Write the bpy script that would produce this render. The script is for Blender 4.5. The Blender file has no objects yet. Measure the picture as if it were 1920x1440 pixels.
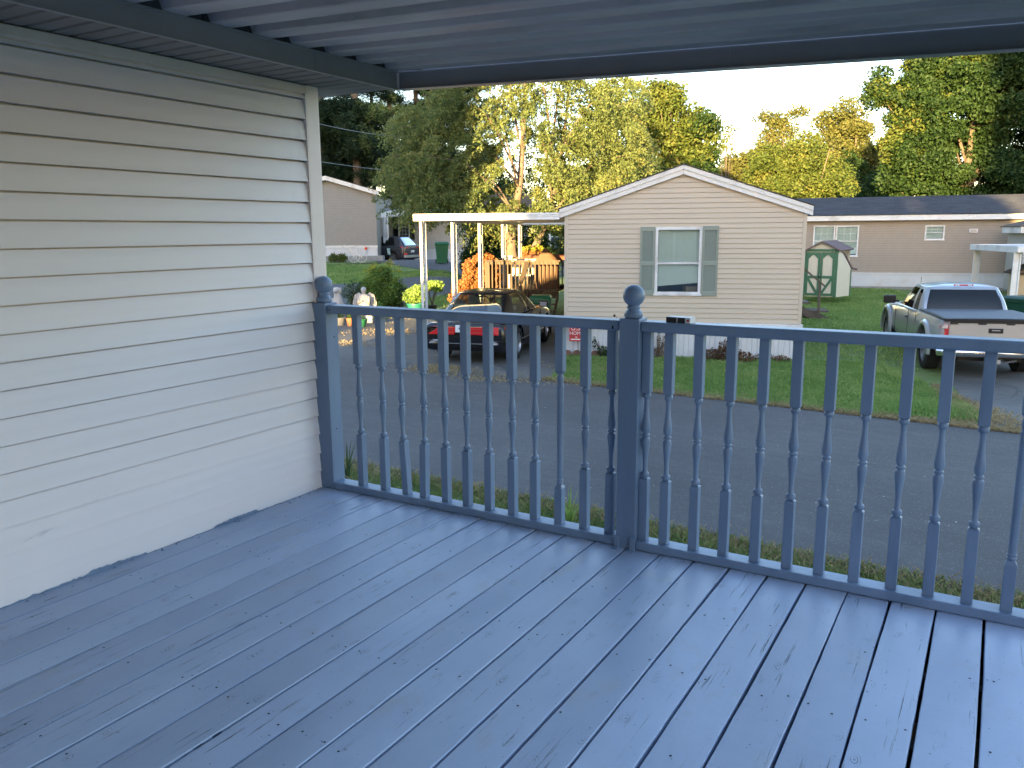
import bpy, bmesh, math, random
import numpy as np
from mathutils import Vector, Matrix
R = math.radians
random.seed(7); rng = np.random.default_rng(11)
C = bpy.context.scene.collection
SC = bpy.context.scene

# ------------------------------------------------------------------ camera
EYE = 1.32            # eye above the deck boards (deck top is z = 0)
G = -1.40             # street level
YAW, PIT, ROL, FPX = -0.537328, 0.183730, -0.006997, 1527.98
_f = np.array([math.sin(YAW)*math.cos(PIT), math.cos(YAW)*math.cos(PIT), -math.sin(PIT)])
_r = np.array([math.cos(YAW), -math.sin(YAW), 0.0]); _u = np.cross(_r, _f)
_r2 = _r*math.cos(ROL)+_u*math.sin(ROL); _u2 = -_r*math.sin(ROL)+_u*math.cos(ROL)
cam = bpy.data.cameras.new('camera'); co = bpy.data.objects.new('camera', cam); C.objects.link(co)
cam.sensor_width = 36.0; cam.lens = FPX/1920*36; cam.clip_start = 0.05; cam.clip_end = 2000
m = Matrix.Identity(4)
for i in range(3):
    m[i][0] = _r2[i]; m[i][1] = _u2[i]; m[i][2] = -_f[i]
m[0][3], m[1][3], m[2][3] = 0, 0, EYE
co.matrix_world = m; SC.camera = co

# ------------------------------------------------------------------ sky, sun, exposure
SUN_A, SUN_E = -12.0, 6.5          # travel direction (deg right of +Y) and elevation
w = bpy.data.worlds.new('World'); SC.world = w; w.use_nodes = True
nt = w.node_tree; bg = nt.nodes['Background']
sky = nt.nodes.new('ShaderNodeTexSky'); sky.sky_type = 'NISHITA'; sky.sun_disc = False
sky.sun_elevation = R(SUN_E); sky.sun_rotation = R(SUN_A+180); sky.air_density = 1.0
sky.dust_density = 0.6; sky.ozone_density = 1.6
wb = nt.nodes.new('ShaderNodeMix'); wb.data_type = 'RGBA'; wb.blend_type = 'MULTIPLY'; wb.inputs[0].default_value = 1
wb.inputs[7].default_value = (1.055, .955, .985, 1)      # white balance of the sky
nt.links.new(sky.outputs[0], wb.inputs[6]); nt.links.new(wb.outputs[2], bg.inputs[0]); bg.inputs[1].default_value = 0.15
sl = bpy.data.lights.new('sun', 'SUN'); so = bpy.data.objects.new('sun', sl); C.objects.link(so)
sl.energy = 4.6; sl.angle = R(0.6); sl.color = (1.0, 0.70, 0.30)
_d = Vector((math.sin(R(SUN_A))*math.cos(R(SUN_E)), math.cos(R(SUN_A))*math.cos(R(SUN_E)), -math.sin(R(SUN_E))))
so.rotation_euler = (-_d).to_track_quat('Z', 'Y').to_euler(); so.location = (0, 0, 30)
vs = SC.view_settings; vs.view_transform = 'Standard'; vs.look = 'None'; vs.gamma = 1.0
vs.exposure = 2.8
SC.cycles.max_bounces = 7; SC.cycles.transparent_max_bounces = 12; SC.cycles.use_denoising = True
SC.cycles.diffuse_bounces = 4; SC.cycles.glossy_bounces = 3

# ------------------------------------------------------------------ geometry helpers
def ray(px, py):
    return _r2*((px-960)/FPX) - _u2*((py-720)/FPX) + _f
def at(px, py, depth):
    """point seen at a pixel, at a distance along the view axis"""
    return np.array([0, 0, EYE]) + ray(px, py)*depth
def onz(px, py, z=G):
    d = ray(px, py); return np.array([0, 0, EYE]) + d*((z-EYE)/d[2])
def sm(t):
    t = np.clip(t, 0, 1); return t*t*(3-2*t)
def gz(x, y):
    """height of the ground: flat round the street, rising behind to the left"""
    dep = x*_f[0]+y*_f[1]; lat = x*_r[0]+y*_r[1]
    u = lat/np.maximum(dep, 5.0)
    rise = 1.12*sm((dep-30)/17)*sm((-0.02-u)/0.07)
    rise = rise - 0.30*sm((dep-49)/4)*sm((-0.02-u)/0.07)
    dip = 0.20*sm((y-13.2)/3.5)*sm((x+2.6)/1.5)*sm((34-y)/8)
    return G + rise - dip
def ong(px, py):
    d = ray(px, py); o = np.array([0, 0, EYE]); q = (G-EYE)/d[2]
    if d[2] < 0 and q < 27: return o+d*q
    t = 24.0
    while t < 300:
        p = o+d*t
        if p[2] <= gz(p[0], p[1]): return p
        t += 0.05 if t > 26 else .4
    return p

class MB:
    def __init__(s): s.v = []; s.f = []; s.m = []
    def add(s, vs, fs, m=0):
        n = len(s.v); s.v.extend([tuple(map(float, q)) for q in vs])
        for f in fs: s.f.append(tuple(i+n for i in f)); s.m.append(m)
        return s
    def box(s, x0, x1, y0, y1, z0, z1, m=0):
        return s.add([(x0,y0,z0),(x1,y0,z0),(x1,y1,z0),(x0,y1,z0),(x0,y0,z1),(x1,y0,z1),(x1,y1,z1),(x0,y1,z1)],
              [(0,3,2,1),(4,5,6,7),(0,1,5,4),(1,2,6,5),(2,3,7,6),(3,0,4,7)], m)
    def bar(s, a, b, w, h, m=0, up=(0,0,1)):
        a = np.array(a, float); b = np.array(b, float); d = b-a; d = d/np.linalg.norm(d)
        up = np.array(up, float); sd = np.cross(d, up)
        if np.linalg.norm(sd) < 1e-6: sd = np.cross(d, (0,1,0))
        sd /= np.linalg.norm(sd); up = np.cross(sd, d)
        vs = []
        for p in (a, b):
            for q, r in ((-1,-1),(1,-1),(1,1),(-1,1)): vs.append(p+sd*q*w/2+up*r*h/2)
        return s.add(vs, [(0,1,2,3),(7,6,5,4),(0,4,5,1),(1,5,6,2),(2,6,7,3),(3,7,4,0)], m)
    def prism(s, poly, axis, a0, a1, m=0):
        """polygon in the plane of the two other axes (order kept), extruded along axis"""
        def P(q, a): return {'x': (a, q[0], q[1]), 'y': (q[0], a, q[1]), 'z': (q[0], q[1], a)}[axis]
        n = len(poly); vs = [P(q, a0) for q in poly]+[P(q, a1) for q in poly]
        return s.add(vs, [tuple(range(n)), tuple(range(2*n-1, n-1, -1))]+[(i, i+n, (i+1) % n+n, (i+1) % n) for i in range(n)], m)
    def tube(s, pts, rad, n=8, m=0, cap=True):
        pts = [np.array(p, float) for p in pts]
        if not hasattr(rad, '__len__'): rad = [rad]*len(pts)
        vs = []; ref = None
        for i, p in enumerate(pts):
            d = pts[min(i+1, len(pts)-1)]-pts[max(i-1, 0)]; d = d/(np.linalg.norm(d)+1e-9)
            if ref is None: ref = np.array([0,0,1.0]) if abs(d[2]) < .9 else np.array([1.0,0,0])
            a = np.cross(d, ref); a /= np.linalg.norm(a)+1e-9; b = np.cross(d, a); ref = np.cross(a, d)
            for k in range(n):
                t = 2*math.pi*k/n; vs.append(p+(a*math.cos(t)+b*math.sin(t))*rad[i])
        fs = [(i*n+k, i*n+(k+1) % n, (i+1)*n+(k+1) % n, (i+1)*n+k) for i in range(len(pts)-1) for k in range(n)]
        if cap: fs += [tuple(range(n-1, -1, -1)), tuple(range((len(pts)-1)*n, len(pts)*n))]
        return s.add(vs, fs, m)
    def lathe(s, prof, c=(0,0,0), n=16, m=0, axis='z', cap=True):
        vs = []
        for r, z in prof:
            for k in range(n):
                t = 2*math.pi*k/n; a, b = r*math.cos(t), r*math.sin(t)
                q = {'z': (a, b, z), 'x': (z, a, b), 'y': (a, z, b)}[axis]
                vs.append((c[0]+q[0], c[1]+q[1], c[2]+q[2]))
        L = len(prof)
        fs = [(i*n+k, i*n+(k+1) % n, (i+1)*n+(k+1) % n, (i+1)*n+k) for i in range(L-1) for k in range(n)]
        if cap: fs += [tuple(range(n-1, -1, -1)), tuple(range((L-1)*n, L*n))]
        return s.add(vs, fs, m)
    def grid(s, P, m=0, close=False):
        P = np.array(P, float); a, b = P.shape[:2]; vs = P.reshape(-1, 3)
        fs = []
        for i in range(a-1):
            for j in range(b if close else b-1):
                fs.append((i*b+j, i*b+(j+1) % b, (i+1)*b+(j+1) % b, (i+1)*b+j))
        return s.add(vs, fs, m)
    def blob(s, c, r, n=10, m=0, jit=0.0):
        pr = []
        for i in range(n//2+1):
            t = math.pi*i/(n//2); pr.append((max(1e-3, math.sin(t)), -math.cos(t)))
        st = len(s.v); s.lathe(pr, (0,0,0), n, m)
        for i in range(st, len(s.v)):
            v = s.v[i]; k = 1+random.uniform(-jit, jit)
            s.v[i] = (c[0]+v[0]*r[0]*k, c[1]+v[1]*r[1]*k, c[2]+v[2]*r[2]*k)
        return s
    def rot(s, start, ang, axis, c):
        M = Matrix.Rotation(ang, 3, axis); c = Vector(c)
        for i in range(start, len(s.v)): s.v[i] = tuple(M @ (Vector(s.v[i])-c)+c)
        return s
    def build(s, name, mat, parent=None, smooth=None, bevel=0, seg=2, solid=0, recalc=True):
        me = bpy.data.meshes.new(name); me.from_pydata(s.v, [], s.f)
        mats = mat if isinstance(mat, (list, tuple)) else [mat]
        for q in mats: me.materials.append(q)
        if len(mats) > 1: me.polygons.foreach_set('material_index', s.m)
        if recalc:
            bm = bmesh.new(); bm.from_mesh(me); bmesh.ops.recalc_face_normals(bm, faces=bm.faces); bm.to_mesh(me); bm.free()
        if smooth:
            me.polygons.foreach_set('use_smooth', [True]*len(me.polygons)); me.set_sharp_from_angle(angle=R(smooth))
        o = bpy.data.objects.new(name, me); C.objects.link(o)
        if parent: o.parent = parent
        if bevel:
            b = o.modifiers.new('bevel', 'BEVEL'); b.width = bevel; b.segments = seg; b.limit_method = 'ANGLE'; b.angle_limit = R(40); b.harden_normals = False
        if solid:
            b = o.modifiers.new('solid', 'SOLIDIFY'); b.thickness = solid
        return o

def quads(P, name, mat, parent=None, n=4):
    """P: (N, n, 3) array of separate faces -> one mesh, quickly"""
    P = np.asarray(P, dtype=np.float32); N = len(P)
    me = bpy.data.meshes.new(name); me.vertices.add(N*n); me.vertices.foreach_set('co', P.reshape(-1))
    me.loops.add(N*n); me.loops.foreach_set('vertex_index', np.arange(N*n, dtype=np.int32))
    me.polygons.add(N); me.polygons.foreach_set('loop_start', np.arange(0, N*n, n, dtype=np.int32))
    me.update(calc_edges=True); me.validate()
    me.materials.append(mat)
    o = bpy.data.objects.new(name, me); C.objects.link(o)
    if parent: o.parent = parent
    return o

def tag(o, label=None, cat=None, group=None, kind=None):
    if label: o['label'] = label
    if cat: o['category'] = cat
    if group: o['group'] = group
    if kind: o['kind'] = kind
    return o
def thing(name, label, cat, loc=(0,0,0), rz=0.0, group=None):
    o = bpy.data.objects.new(name, None); C.objects.link(o); o.empty_display_size = .2
    o.location = tuple(map(float, loc)); o.rotation_euler = (0, 0, rz)
    return tag(o, label, cat, group)
def copy_tree(o, parent=None):
    c = o.copy(); C.objects.link(c); c.parent = parent
    for ch in [x for x in bpy.data.objects if x.parent == o]: copy_tree(ch, c)
    return c
class Fr:
    """upright frame: origin, x along a facade, y away behind it"""
    def __init__(s, O, deg):
        s.O = np.array(O, float); s.a = R(deg)
        s.u = np.array([math.cos(s.a), math.sin(s.a), 0]); s.v = np.array([-math.sin(s.a), math.cos(s.a), 0])
    def hit(s, px, py, y=0.0):
        d = ray(px, py); o = np.array([0,0,EYE])-s.O
        t = (y-o@s.v)/(d@s.v); p = o+d*t; return p@s.u, p[2]
    def side(s, px, py, x=0.0):
        d = ray(px, py); o = np.array([0,0,EYE])-s.O
        t = (x-o@s.u)/(d@s.u); p = o+d*t; return p@s.v, p[2]
    def loc(s, P):
        p = np.array(P, float)-s.O; return np.array([p@s.u, p@s.v, p[2]])
    def wld(s, x, y, z=0): return s.O+s.u*x+s.v*y+np.array([0,0,z])

# ------------------------------------------------------------------ materials
def nodes(name):
    mt = bpy.data.materials.new(name); mt.use_nodes = True
    n = mt.node_tree; b = n.nodes['Principled BSDF']; return mt, n, b
def ramp(n, fac, stops):
    r = n.nodes.new('ShaderNodeValToRGB'); e = r.color_ramp.elements
    while len(e) < len(stops): e.new(.5)
    for k, (p, c) in enumerate(stops):
        e[k].position = p; e[k].color = (c[0], c[1], c[2], 1) if hasattr(c, '__len__') else (c, c, c, 1)
    n.links.new(fac, r.inputs[0]); return r.outputs[0]
def coords(n, scale=(1,1,1), kind='Object'):
    t = n.nodes.new('ShaderNodeTexCoord'); mp = n.nodes.new('ShaderNodeMapping'); mp.inputs['Scale'].default_value = scale
    n.links.new(t.outputs[kind], mp.inputs[0]); return mp.outputs[0]
def noise(n, vec, scale, detail=4, rough=.55, dist=0):
    t = n.nodes.new('ShaderNodeTexNoise'); t.inputs['Scale'].default_value = scale; t.inputs['Detail'].default_value = detail
    t.inputs['Roughness'].default_value = rough; t.inputs['Distortion'].default_value = dist
    n.links.new(vec, t.inputs['Vector']); return t.outputs['Fac']
def mixc(n, fac, a, b, mode='MIX'):
    x = n.nodes.new('ShaderNodeMix'); x.data_type = 'RGBA'; x.blend_type = mode
    if hasattr(fac, 'is_linked') or hasattr(fac, 'links'): n.links.new(fac, x.inputs[0])
    else: x.inputs[0].default_value = fac
    for q, i in ((a, 6), (b, 7)):
        if hasattr(q, 'links'): n.links.new(q, x.inputs[i])
        else: x.inputs[i].default_value = (q[0], q[1], q[2], 1)
    return x.outputs[2]
def bumpn(n, b, h, strength=.3, dist=.01):
    x = n.nodes.new('ShaderNodeBump'); x.inputs['Strength'].default_value = strength; x.inputs['Distance'].default_value = dist
    n.links.new(h, x.inputs['Height']); n.links.new(x.outputs[0], b.inputs['Normal'])
def mat(name, col, rough=.5, metal=0, var=.12, vs=3.0, sc=(1,1,1), bump=0, bs=60, bd=.004, coat=0, spec=.5, dirt=None, ds=2.0):
    mt, n, b = nodes(name); v = coords(n, sc)
    f = noise(n, v, vs, 5, .6)
    dk = tuple(c*(1-var) for c in col); lt = tuple(min(1, c*(1+var)) for c in col)
    c = ramp(n, f, [(.3, dk), (.7, lt)])
    if dirt:
        g = noise(n, v, ds, 6, .65); c = mixc(n, ramp(n, g, [(.5, 0), (.72, 1)]), c, dirt)
    n.links.new(c, b.inputs['Base Color']); b.inputs['Roughness'].default_value = rough; b.inputs['Metallic'].default_value = metal
    b.inputs['Coat Weight'].default_value = coat; b.inputs['Coat Roughness'].default_value = .05; b.inputs['Specular IOR Level'].default_value = spec
    if bump: bumpn(n, b, noise(n, v, bs, 4, .6), bump, bd)
    return mt
def leafmat(name, c1, c2, c3=None, trans=.35, clump=.6, rough=.6):
    """leaf colour varies from leaf to leaf and from limb to limb"""
    mt, n, b = nodes(name); gi = n.nodes.new('ShaderNodeNewGeometry')
    v = coords(n); f = noise(n, v, clump, 3, .5)
    a = n.nodes.new('ShaderNodeMath'); a.operation = 'MULTIPLY_ADD'; n.links.new(gi.outputs['Random Per Island'], a.inputs[0]); a.inputs[1].default_value = .55
    s = n.nodes.new('ShaderNodeMath'); s.operation = 'MULTIPLY_ADD'; n.links.new(f, s.inputs[0]); s.inputs[1].default_value = 1.1; s.inputs[2].default_value = -.32
    n.links.new(s.outputs[0], a.inputs[2])
    st = [(.15, c1), (.75, c2)] + ([(.95, c3)] if c3 else [])
    c = ramp(n, a.outputs[0], st); n.links.new(c, b.inputs['Base Color']); b.inputs['Roughness'].default_value = rough
    b.inputs['Specular IOR Level'].default_value = .25
    tr = n.nodes.new('ShaderNodeBsdfTranslucent'); n.links.new(c, tr.inputs[0])
    mx = n.nodes.new('ShaderNodeMixShader'); mx.inputs[0].default_value = trans
    n.links.new(b.outputs[0], mx.inputs[1]); n.links.new(tr.outputs[0], mx.inputs[2]); n.links.new(mx.outputs[0], n.nodes['Material Output'].inputs[0])
    return mt
def glass(name, tint=(.75,.8,.8), gloss=.12, k=.85):
    mt, n, b = nodes(name); n.nodes.remove(b)
    t = n.nodes.new('ShaderNodeBsdfTransparent'); t.inputs[0].default_value = (*tint, 1)
    g = n.nodes.new('ShaderNodeBsdfGlossy'); g.inputs['Roughness'].default_value = .015
    l = n.nodes.new('ShaderNodeLayerWeight'); l.inputs[0].default_value = .25
    a = n.nodes.new('ShaderNodeMath'); a.operation = 'MULTIPLY_ADD'; a.use_clamp = True; a.inputs[1].default_value = k; a.inputs[2].default_value = gloss
    n.links.new(l.outputs['Fresnel'], a.inputs[0])
    mx = n.nodes.new('ShaderNodeMixShader'); n.links.new(a.outputs[0], mx.inputs[0]); n.links.new(t.outputs[0], mx.inputs[1]); n.links.new(g.outputs[0], mx.inputs[2])
    n.links.new(mx.outputs[0], n.nodes['Material Output'].inputs[0]); return mt

BLUE = (.150, .232, .400)
def deck_mat():
    mt, n, b = nodes('painted_deck_boards')
    gi = n.nodes.new('ShaderNodeNewGeometry'); tc = n.nodes.new('ShaderNodeTexCoord')
    cb = n.nodes.new('ShaderNodeCombineXYZ')
    for k, mul in ((0, 3.1), (1, 17.0)):
        q = n.nodes.new('ShaderNodeMath'); q.operation = 'MULTIPLY'; q.inputs[1].default_value = mul
        n.links.new(gi.outputs['Random Per Island'], q.inputs[0]); n.links.new(q.outputs[0], cb.inputs[k])
    ad = n.nodes.new('ShaderNodeVectorMath'); n.links.new(tc.outputs['Object'], ad.inputs[0]); n.links.new(cb.outputs[0], ad.inputs[1])
    def mp(sc):
        x = n.nodes.new('ShaderNodeMapping'); x.inputs['Scale'].default_value = sc; n.links.new(ad.outputs[0], x.inputs[0]); return x.outputs[0]
    big = noise(n, mp((1, .6, 1)), 1.6, 5, .6)
    c = ramp(n, big, [(.3, (.38,.46,.62)), (.7, (.49,.58,.75))])
    # per board tone
    tone = ramp(n, gi.outputs['Random Per Island'], [(0, .88), (1, 1.08)])
    c = mixc(n, 1.0, c, tone, 'MULTIPLY')
    # worn tan patches
    wn = noise(n, mp((1.6, 1.0, 1)), 2.3, 5, .65); c = mixc(n, ramp(n, wn, [(.57, 0), (.68, .38)]), c, (.42,.41,.40))
    # long drying cracks along the grain
    cr = noise(n, mp((34, 1.1, 1)), 1.9, 6, .72, .6); msk = noise(n, mp((3, 1.2, 1)), 1.4, 3, .6)
    crk = ramp(n, cr, [(.60, 0), (.64, .85)]); mk = ramp(n, msk, [(.49, 0), (.57, 1)])
    q = n.nodes.new('ShaderNodeMath'); q.operation = 'MULTIPLY'; n.links.new(crk, q.inputs[0]); n.links.new(mk, q.inputs[1])
    c = mixc(n, q.outputs[0], c, (.035,.055,.10))
    # knots: rings where the grain turns
    vo = n.nodes.new('ShaderNodeTexVoronoi'); vo.voronoi_dimensions = '2D'; vo.inputs['Scale'].default_value = 3.4; kv = mp((2.2, 1, 1)); kn = n.nodes.new('ShaderNodeTexNoise'); kn.inputs['Scale'].default_value = 9; n.links.new(kv, kn.inputs['Vector'])
    n.links.new(mixc(n, .06, kv, kn.outputs['Color']), vo.inputs['Vector'])
    ring = n.nodes.new('ShaderNodeMath'); ring.operation = 'SINE'; rs = n.nodes.new('ShaderNodeMath'); rs.operation = 'MULTIPLY'; rs.inputs[1].default_value = 150
    n.links.new(vo.outputs['Distance'], rs.inputs[0]); n.links.new(rs.outputs[0], ring.inputs[0])
    near = ramp(n, vo.outputs['Distance'], [(.05, 1), (.14, 0)])
    kk = n.nodes.new('ShaderNodeMath'); kk.operation = 'MULTIPLY'; n.links.new(ramp(n, ring.outputs[0], [(.4, 0), (.9, .75)]), kk.inputs[0]); n.links.new(near, kk.inputs[1])
    brk = n.nodes.new('ShaderNodeMath'); brk.operation = 'MULTIPLY'; n.links.new(kk.outputs[0], brk.inputs[0]); n.links.new(ramp(n, noise(n, mp((9,5,1)), 3, 4, .6), [(.45,0),(.6,1)]), brk.inputs[1])
    c = mixc(n, brk.outputs[0], c, (.04,.06,.11))
    # specks of grit
    sp = noise(n, mp((1,1,1)), 75, 2, .5); c = mixc(n, ramp(n, sp, [(.715, 0), (.745, .7)]), c, (.045,.055,.08))
    n.links.new(c, b.inputs['Base Color'])
    rf = ramp(n, noise(n, mp((1.5,1,1)), 3, 4, .6), [(.3, .34), (.75, .52)]); n.links.new(rf, b.inputs['Roughness'])
    gr = noise(n, mp((60, 1.6, 1)), 2.2, 5, .6); ga = noise(n, mp((1,1,1)), 9, 4, .6)
    h = n.nodes.new('ShaderNodeMath'); h.operation = 'MULTIPLY_ADD'; h.inputs[1].default_value = .35; n.links.new(gr, h.inputs[0]); n.links.new(ga, h.inputs[2])
    h2 = n.nodes.new('ShaderNodeMath'); h2.operation = 'MULTIPLY_ADD'; h2.inputs[1].default_value = -1.2; n.links.new(q.outputs[0], h2.inputs[0]); n.links.new(h.outputs[0], h2.inputs[2])
    h3 = n.nodes.new('ShaderNodeMath'); h3.operation = 'MULTIPLY_ADD'; h3.inputs[1].default_value = -.8; n.links.new(brk.outputs[0], h3.inputs[0]); n.links.new(h2.outputs[0], h3.inputs[2])
    bumpn(n, b, h3.outputs[0], .45, .003)
    return mt
def asphalt(name, base, light, spk, scale=1.0, patch=None, cracks=False):
    mt, n, b = nodes(name); v = coords(n)
    c = ramp(n, noise(n, v, .35*scale, 7, .7), [(.32, base), (.66, light)])
    vst = coords(n, (.25, 2.2, 1)); c = mixc(n, ramp(n, noise(n, vst, 2.2, 6, .7), [(.5, 0), (.75, .35)]), c, tuple(x*1.5 for x in light))
    sp = noise(n, v, 70, 2, .6); c = mixc(n, ramp(n, sp, [(.60, 0), (.70, .75)]), c, spk)
    s2 = noise(n, v, 16, 2, .5); c = mixc(n, ramp(n, s2, [(.76, 0), (.79, 1)]), c, tuple(min(1, x*2.2) for x in spk))
    if patch:
        pm = noise(n, v, 1.1, 7, .75); c = mixc(n, ramp(n, pm, [(.55, 0), (.66, .85)]), c, patch)
    if cracks:
        vo = n.nodes.new('ShaderNodeTexVoronoi'); vo.feature = 'DISTANCE_TO_EDGE'; vo.inputs['Scale'].default_value = .55
        nn = n.nodes.new('ShaderNodeTexNoise'); nn.inputs['Scale'].default_value = 1.6; n.links.new(v, nn.inputs[0])
        mv = mixc(n, .35, v, nn.outputs['Color']); n.links.new(mv, vo.inputs['Vector'])
        c = mixc(n, ramp(n, vo.outputs['Distance'], [(.003, .45), (.010, 0)]), c, (.02,.02,.02))
    n.links.new(c, b.inputs['Base Color']); b.inputs['Roughness'].default_value = .82
    bumpn(n, b, noise(n, v, 90, 3, .7), .55, .006); return mt
def lawnmat(name, dry=.5):
    mt, n, b = nodes(name); v = coords(n)
    c = ramp(n, noise(n, v, 1.4, 7, .7), [(.25, (.10,.165,.042)), (.5, (.17,.25,.065)), (.75, (.24,.29,.10))])
    c = mixc(n, ramp(n, noise(n, v, .45, 6, .7), [(.56, 0), (.72, dry)]), c, (.26,.21,.10))
    c = mixc(n, ramp(n, noise(n, v, 42, 3, .7), [(.5, 0), (.7, .5)]), c, (.025,.045,.012))
    n.links.new(c, b.inputs['Base Color']); b.inputs['Roughness'].default_value = .9
    bumpn(n, b, noise(n, v, 55, 5, .8), 1.0, .04); return mt
def blades(name, c1, c2, c3):
    mt, n, b = nodes(name); gi = n.nodes.new('ShaderNodeNewGeometry'); v = coords(n)
    f = noise(n, v, 1.1, 5, .7)
    a = n.nodes.new('ShaderNodeMath'); a.operation = 'MULTIPLY_ADD'; n.links.new(gi.outputs['Random Per Island'], a.inputs[0]); a.inputs[1].default_value = .5
    s = n.nodes.new('ShaderNodeMath'); s.operation = 'MULTIPLY_ADD'; n.links.new(f, s.inputs[0]); s.inputs[1].default_value = 1.2; s.inputs[2].default_value = -.35
    n.links.new(s.outputs[0], a.inputs[2]); c = ramp(n, a.outputs[0], [(.1, c1), (.55, c2), (.88, c3)])
    n.links.new(c, b.inputs['Base Color']); b.inputs['Roughness'].default_value = .55
    tr = n.nodes.new('ShaderNodeBsdfTranslucent'); n.links.new(c, tr.inputs[0]); mx = n.nodes.new('ShaderNodeMixShader'); mx.inputs[0].default_value = .3
    n.links.new(b.outputs[0], mx.inputs[1]); n.links.new(tr.outputs[0], mx.inputs[2]); n.links.new(mx.outputs[0], n.nodes['Material Output'].inputs[0]); return mt
def shingle(name, col, sx=1.0):
    mt, n, b = nodes(name); v = coords(n)
    br = n.nodes.new('ShaderNodeTexBrick'); br.inputs['Scale'].default_value = 1; br.inputs['Brick Width'].default_value = .32; br.inputs['Row Height'].default_value = .14
    br.inputs['Mortar Size'].default_value = .006; br.inputs['Color1'].default_value = (*[c*.75 for c in col], 1); br.inputs['Color2'].default_value = (*[c*1.3 for c in col], 1)
    br.inputs['Mortar'].default_value = (*[c*.4 for c in col], 1); n.links.new(v, br.inputs[0])
    c = mixc(n, ramp(n, noise(n, coords(n, (.5, 3, 3)), 2.0, 6, .7), [(.45, 0), (.7, .5)]), br.outputs[0], tuple(min(1, x*1.9) for x in col))
    n.links.new(c, b.inputs['Base Color']); b.inputs['Roughness'].default_value = .9; bumpn(n, b, noise(n, v, 120, 3, .6), .4, .005); return mt

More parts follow.
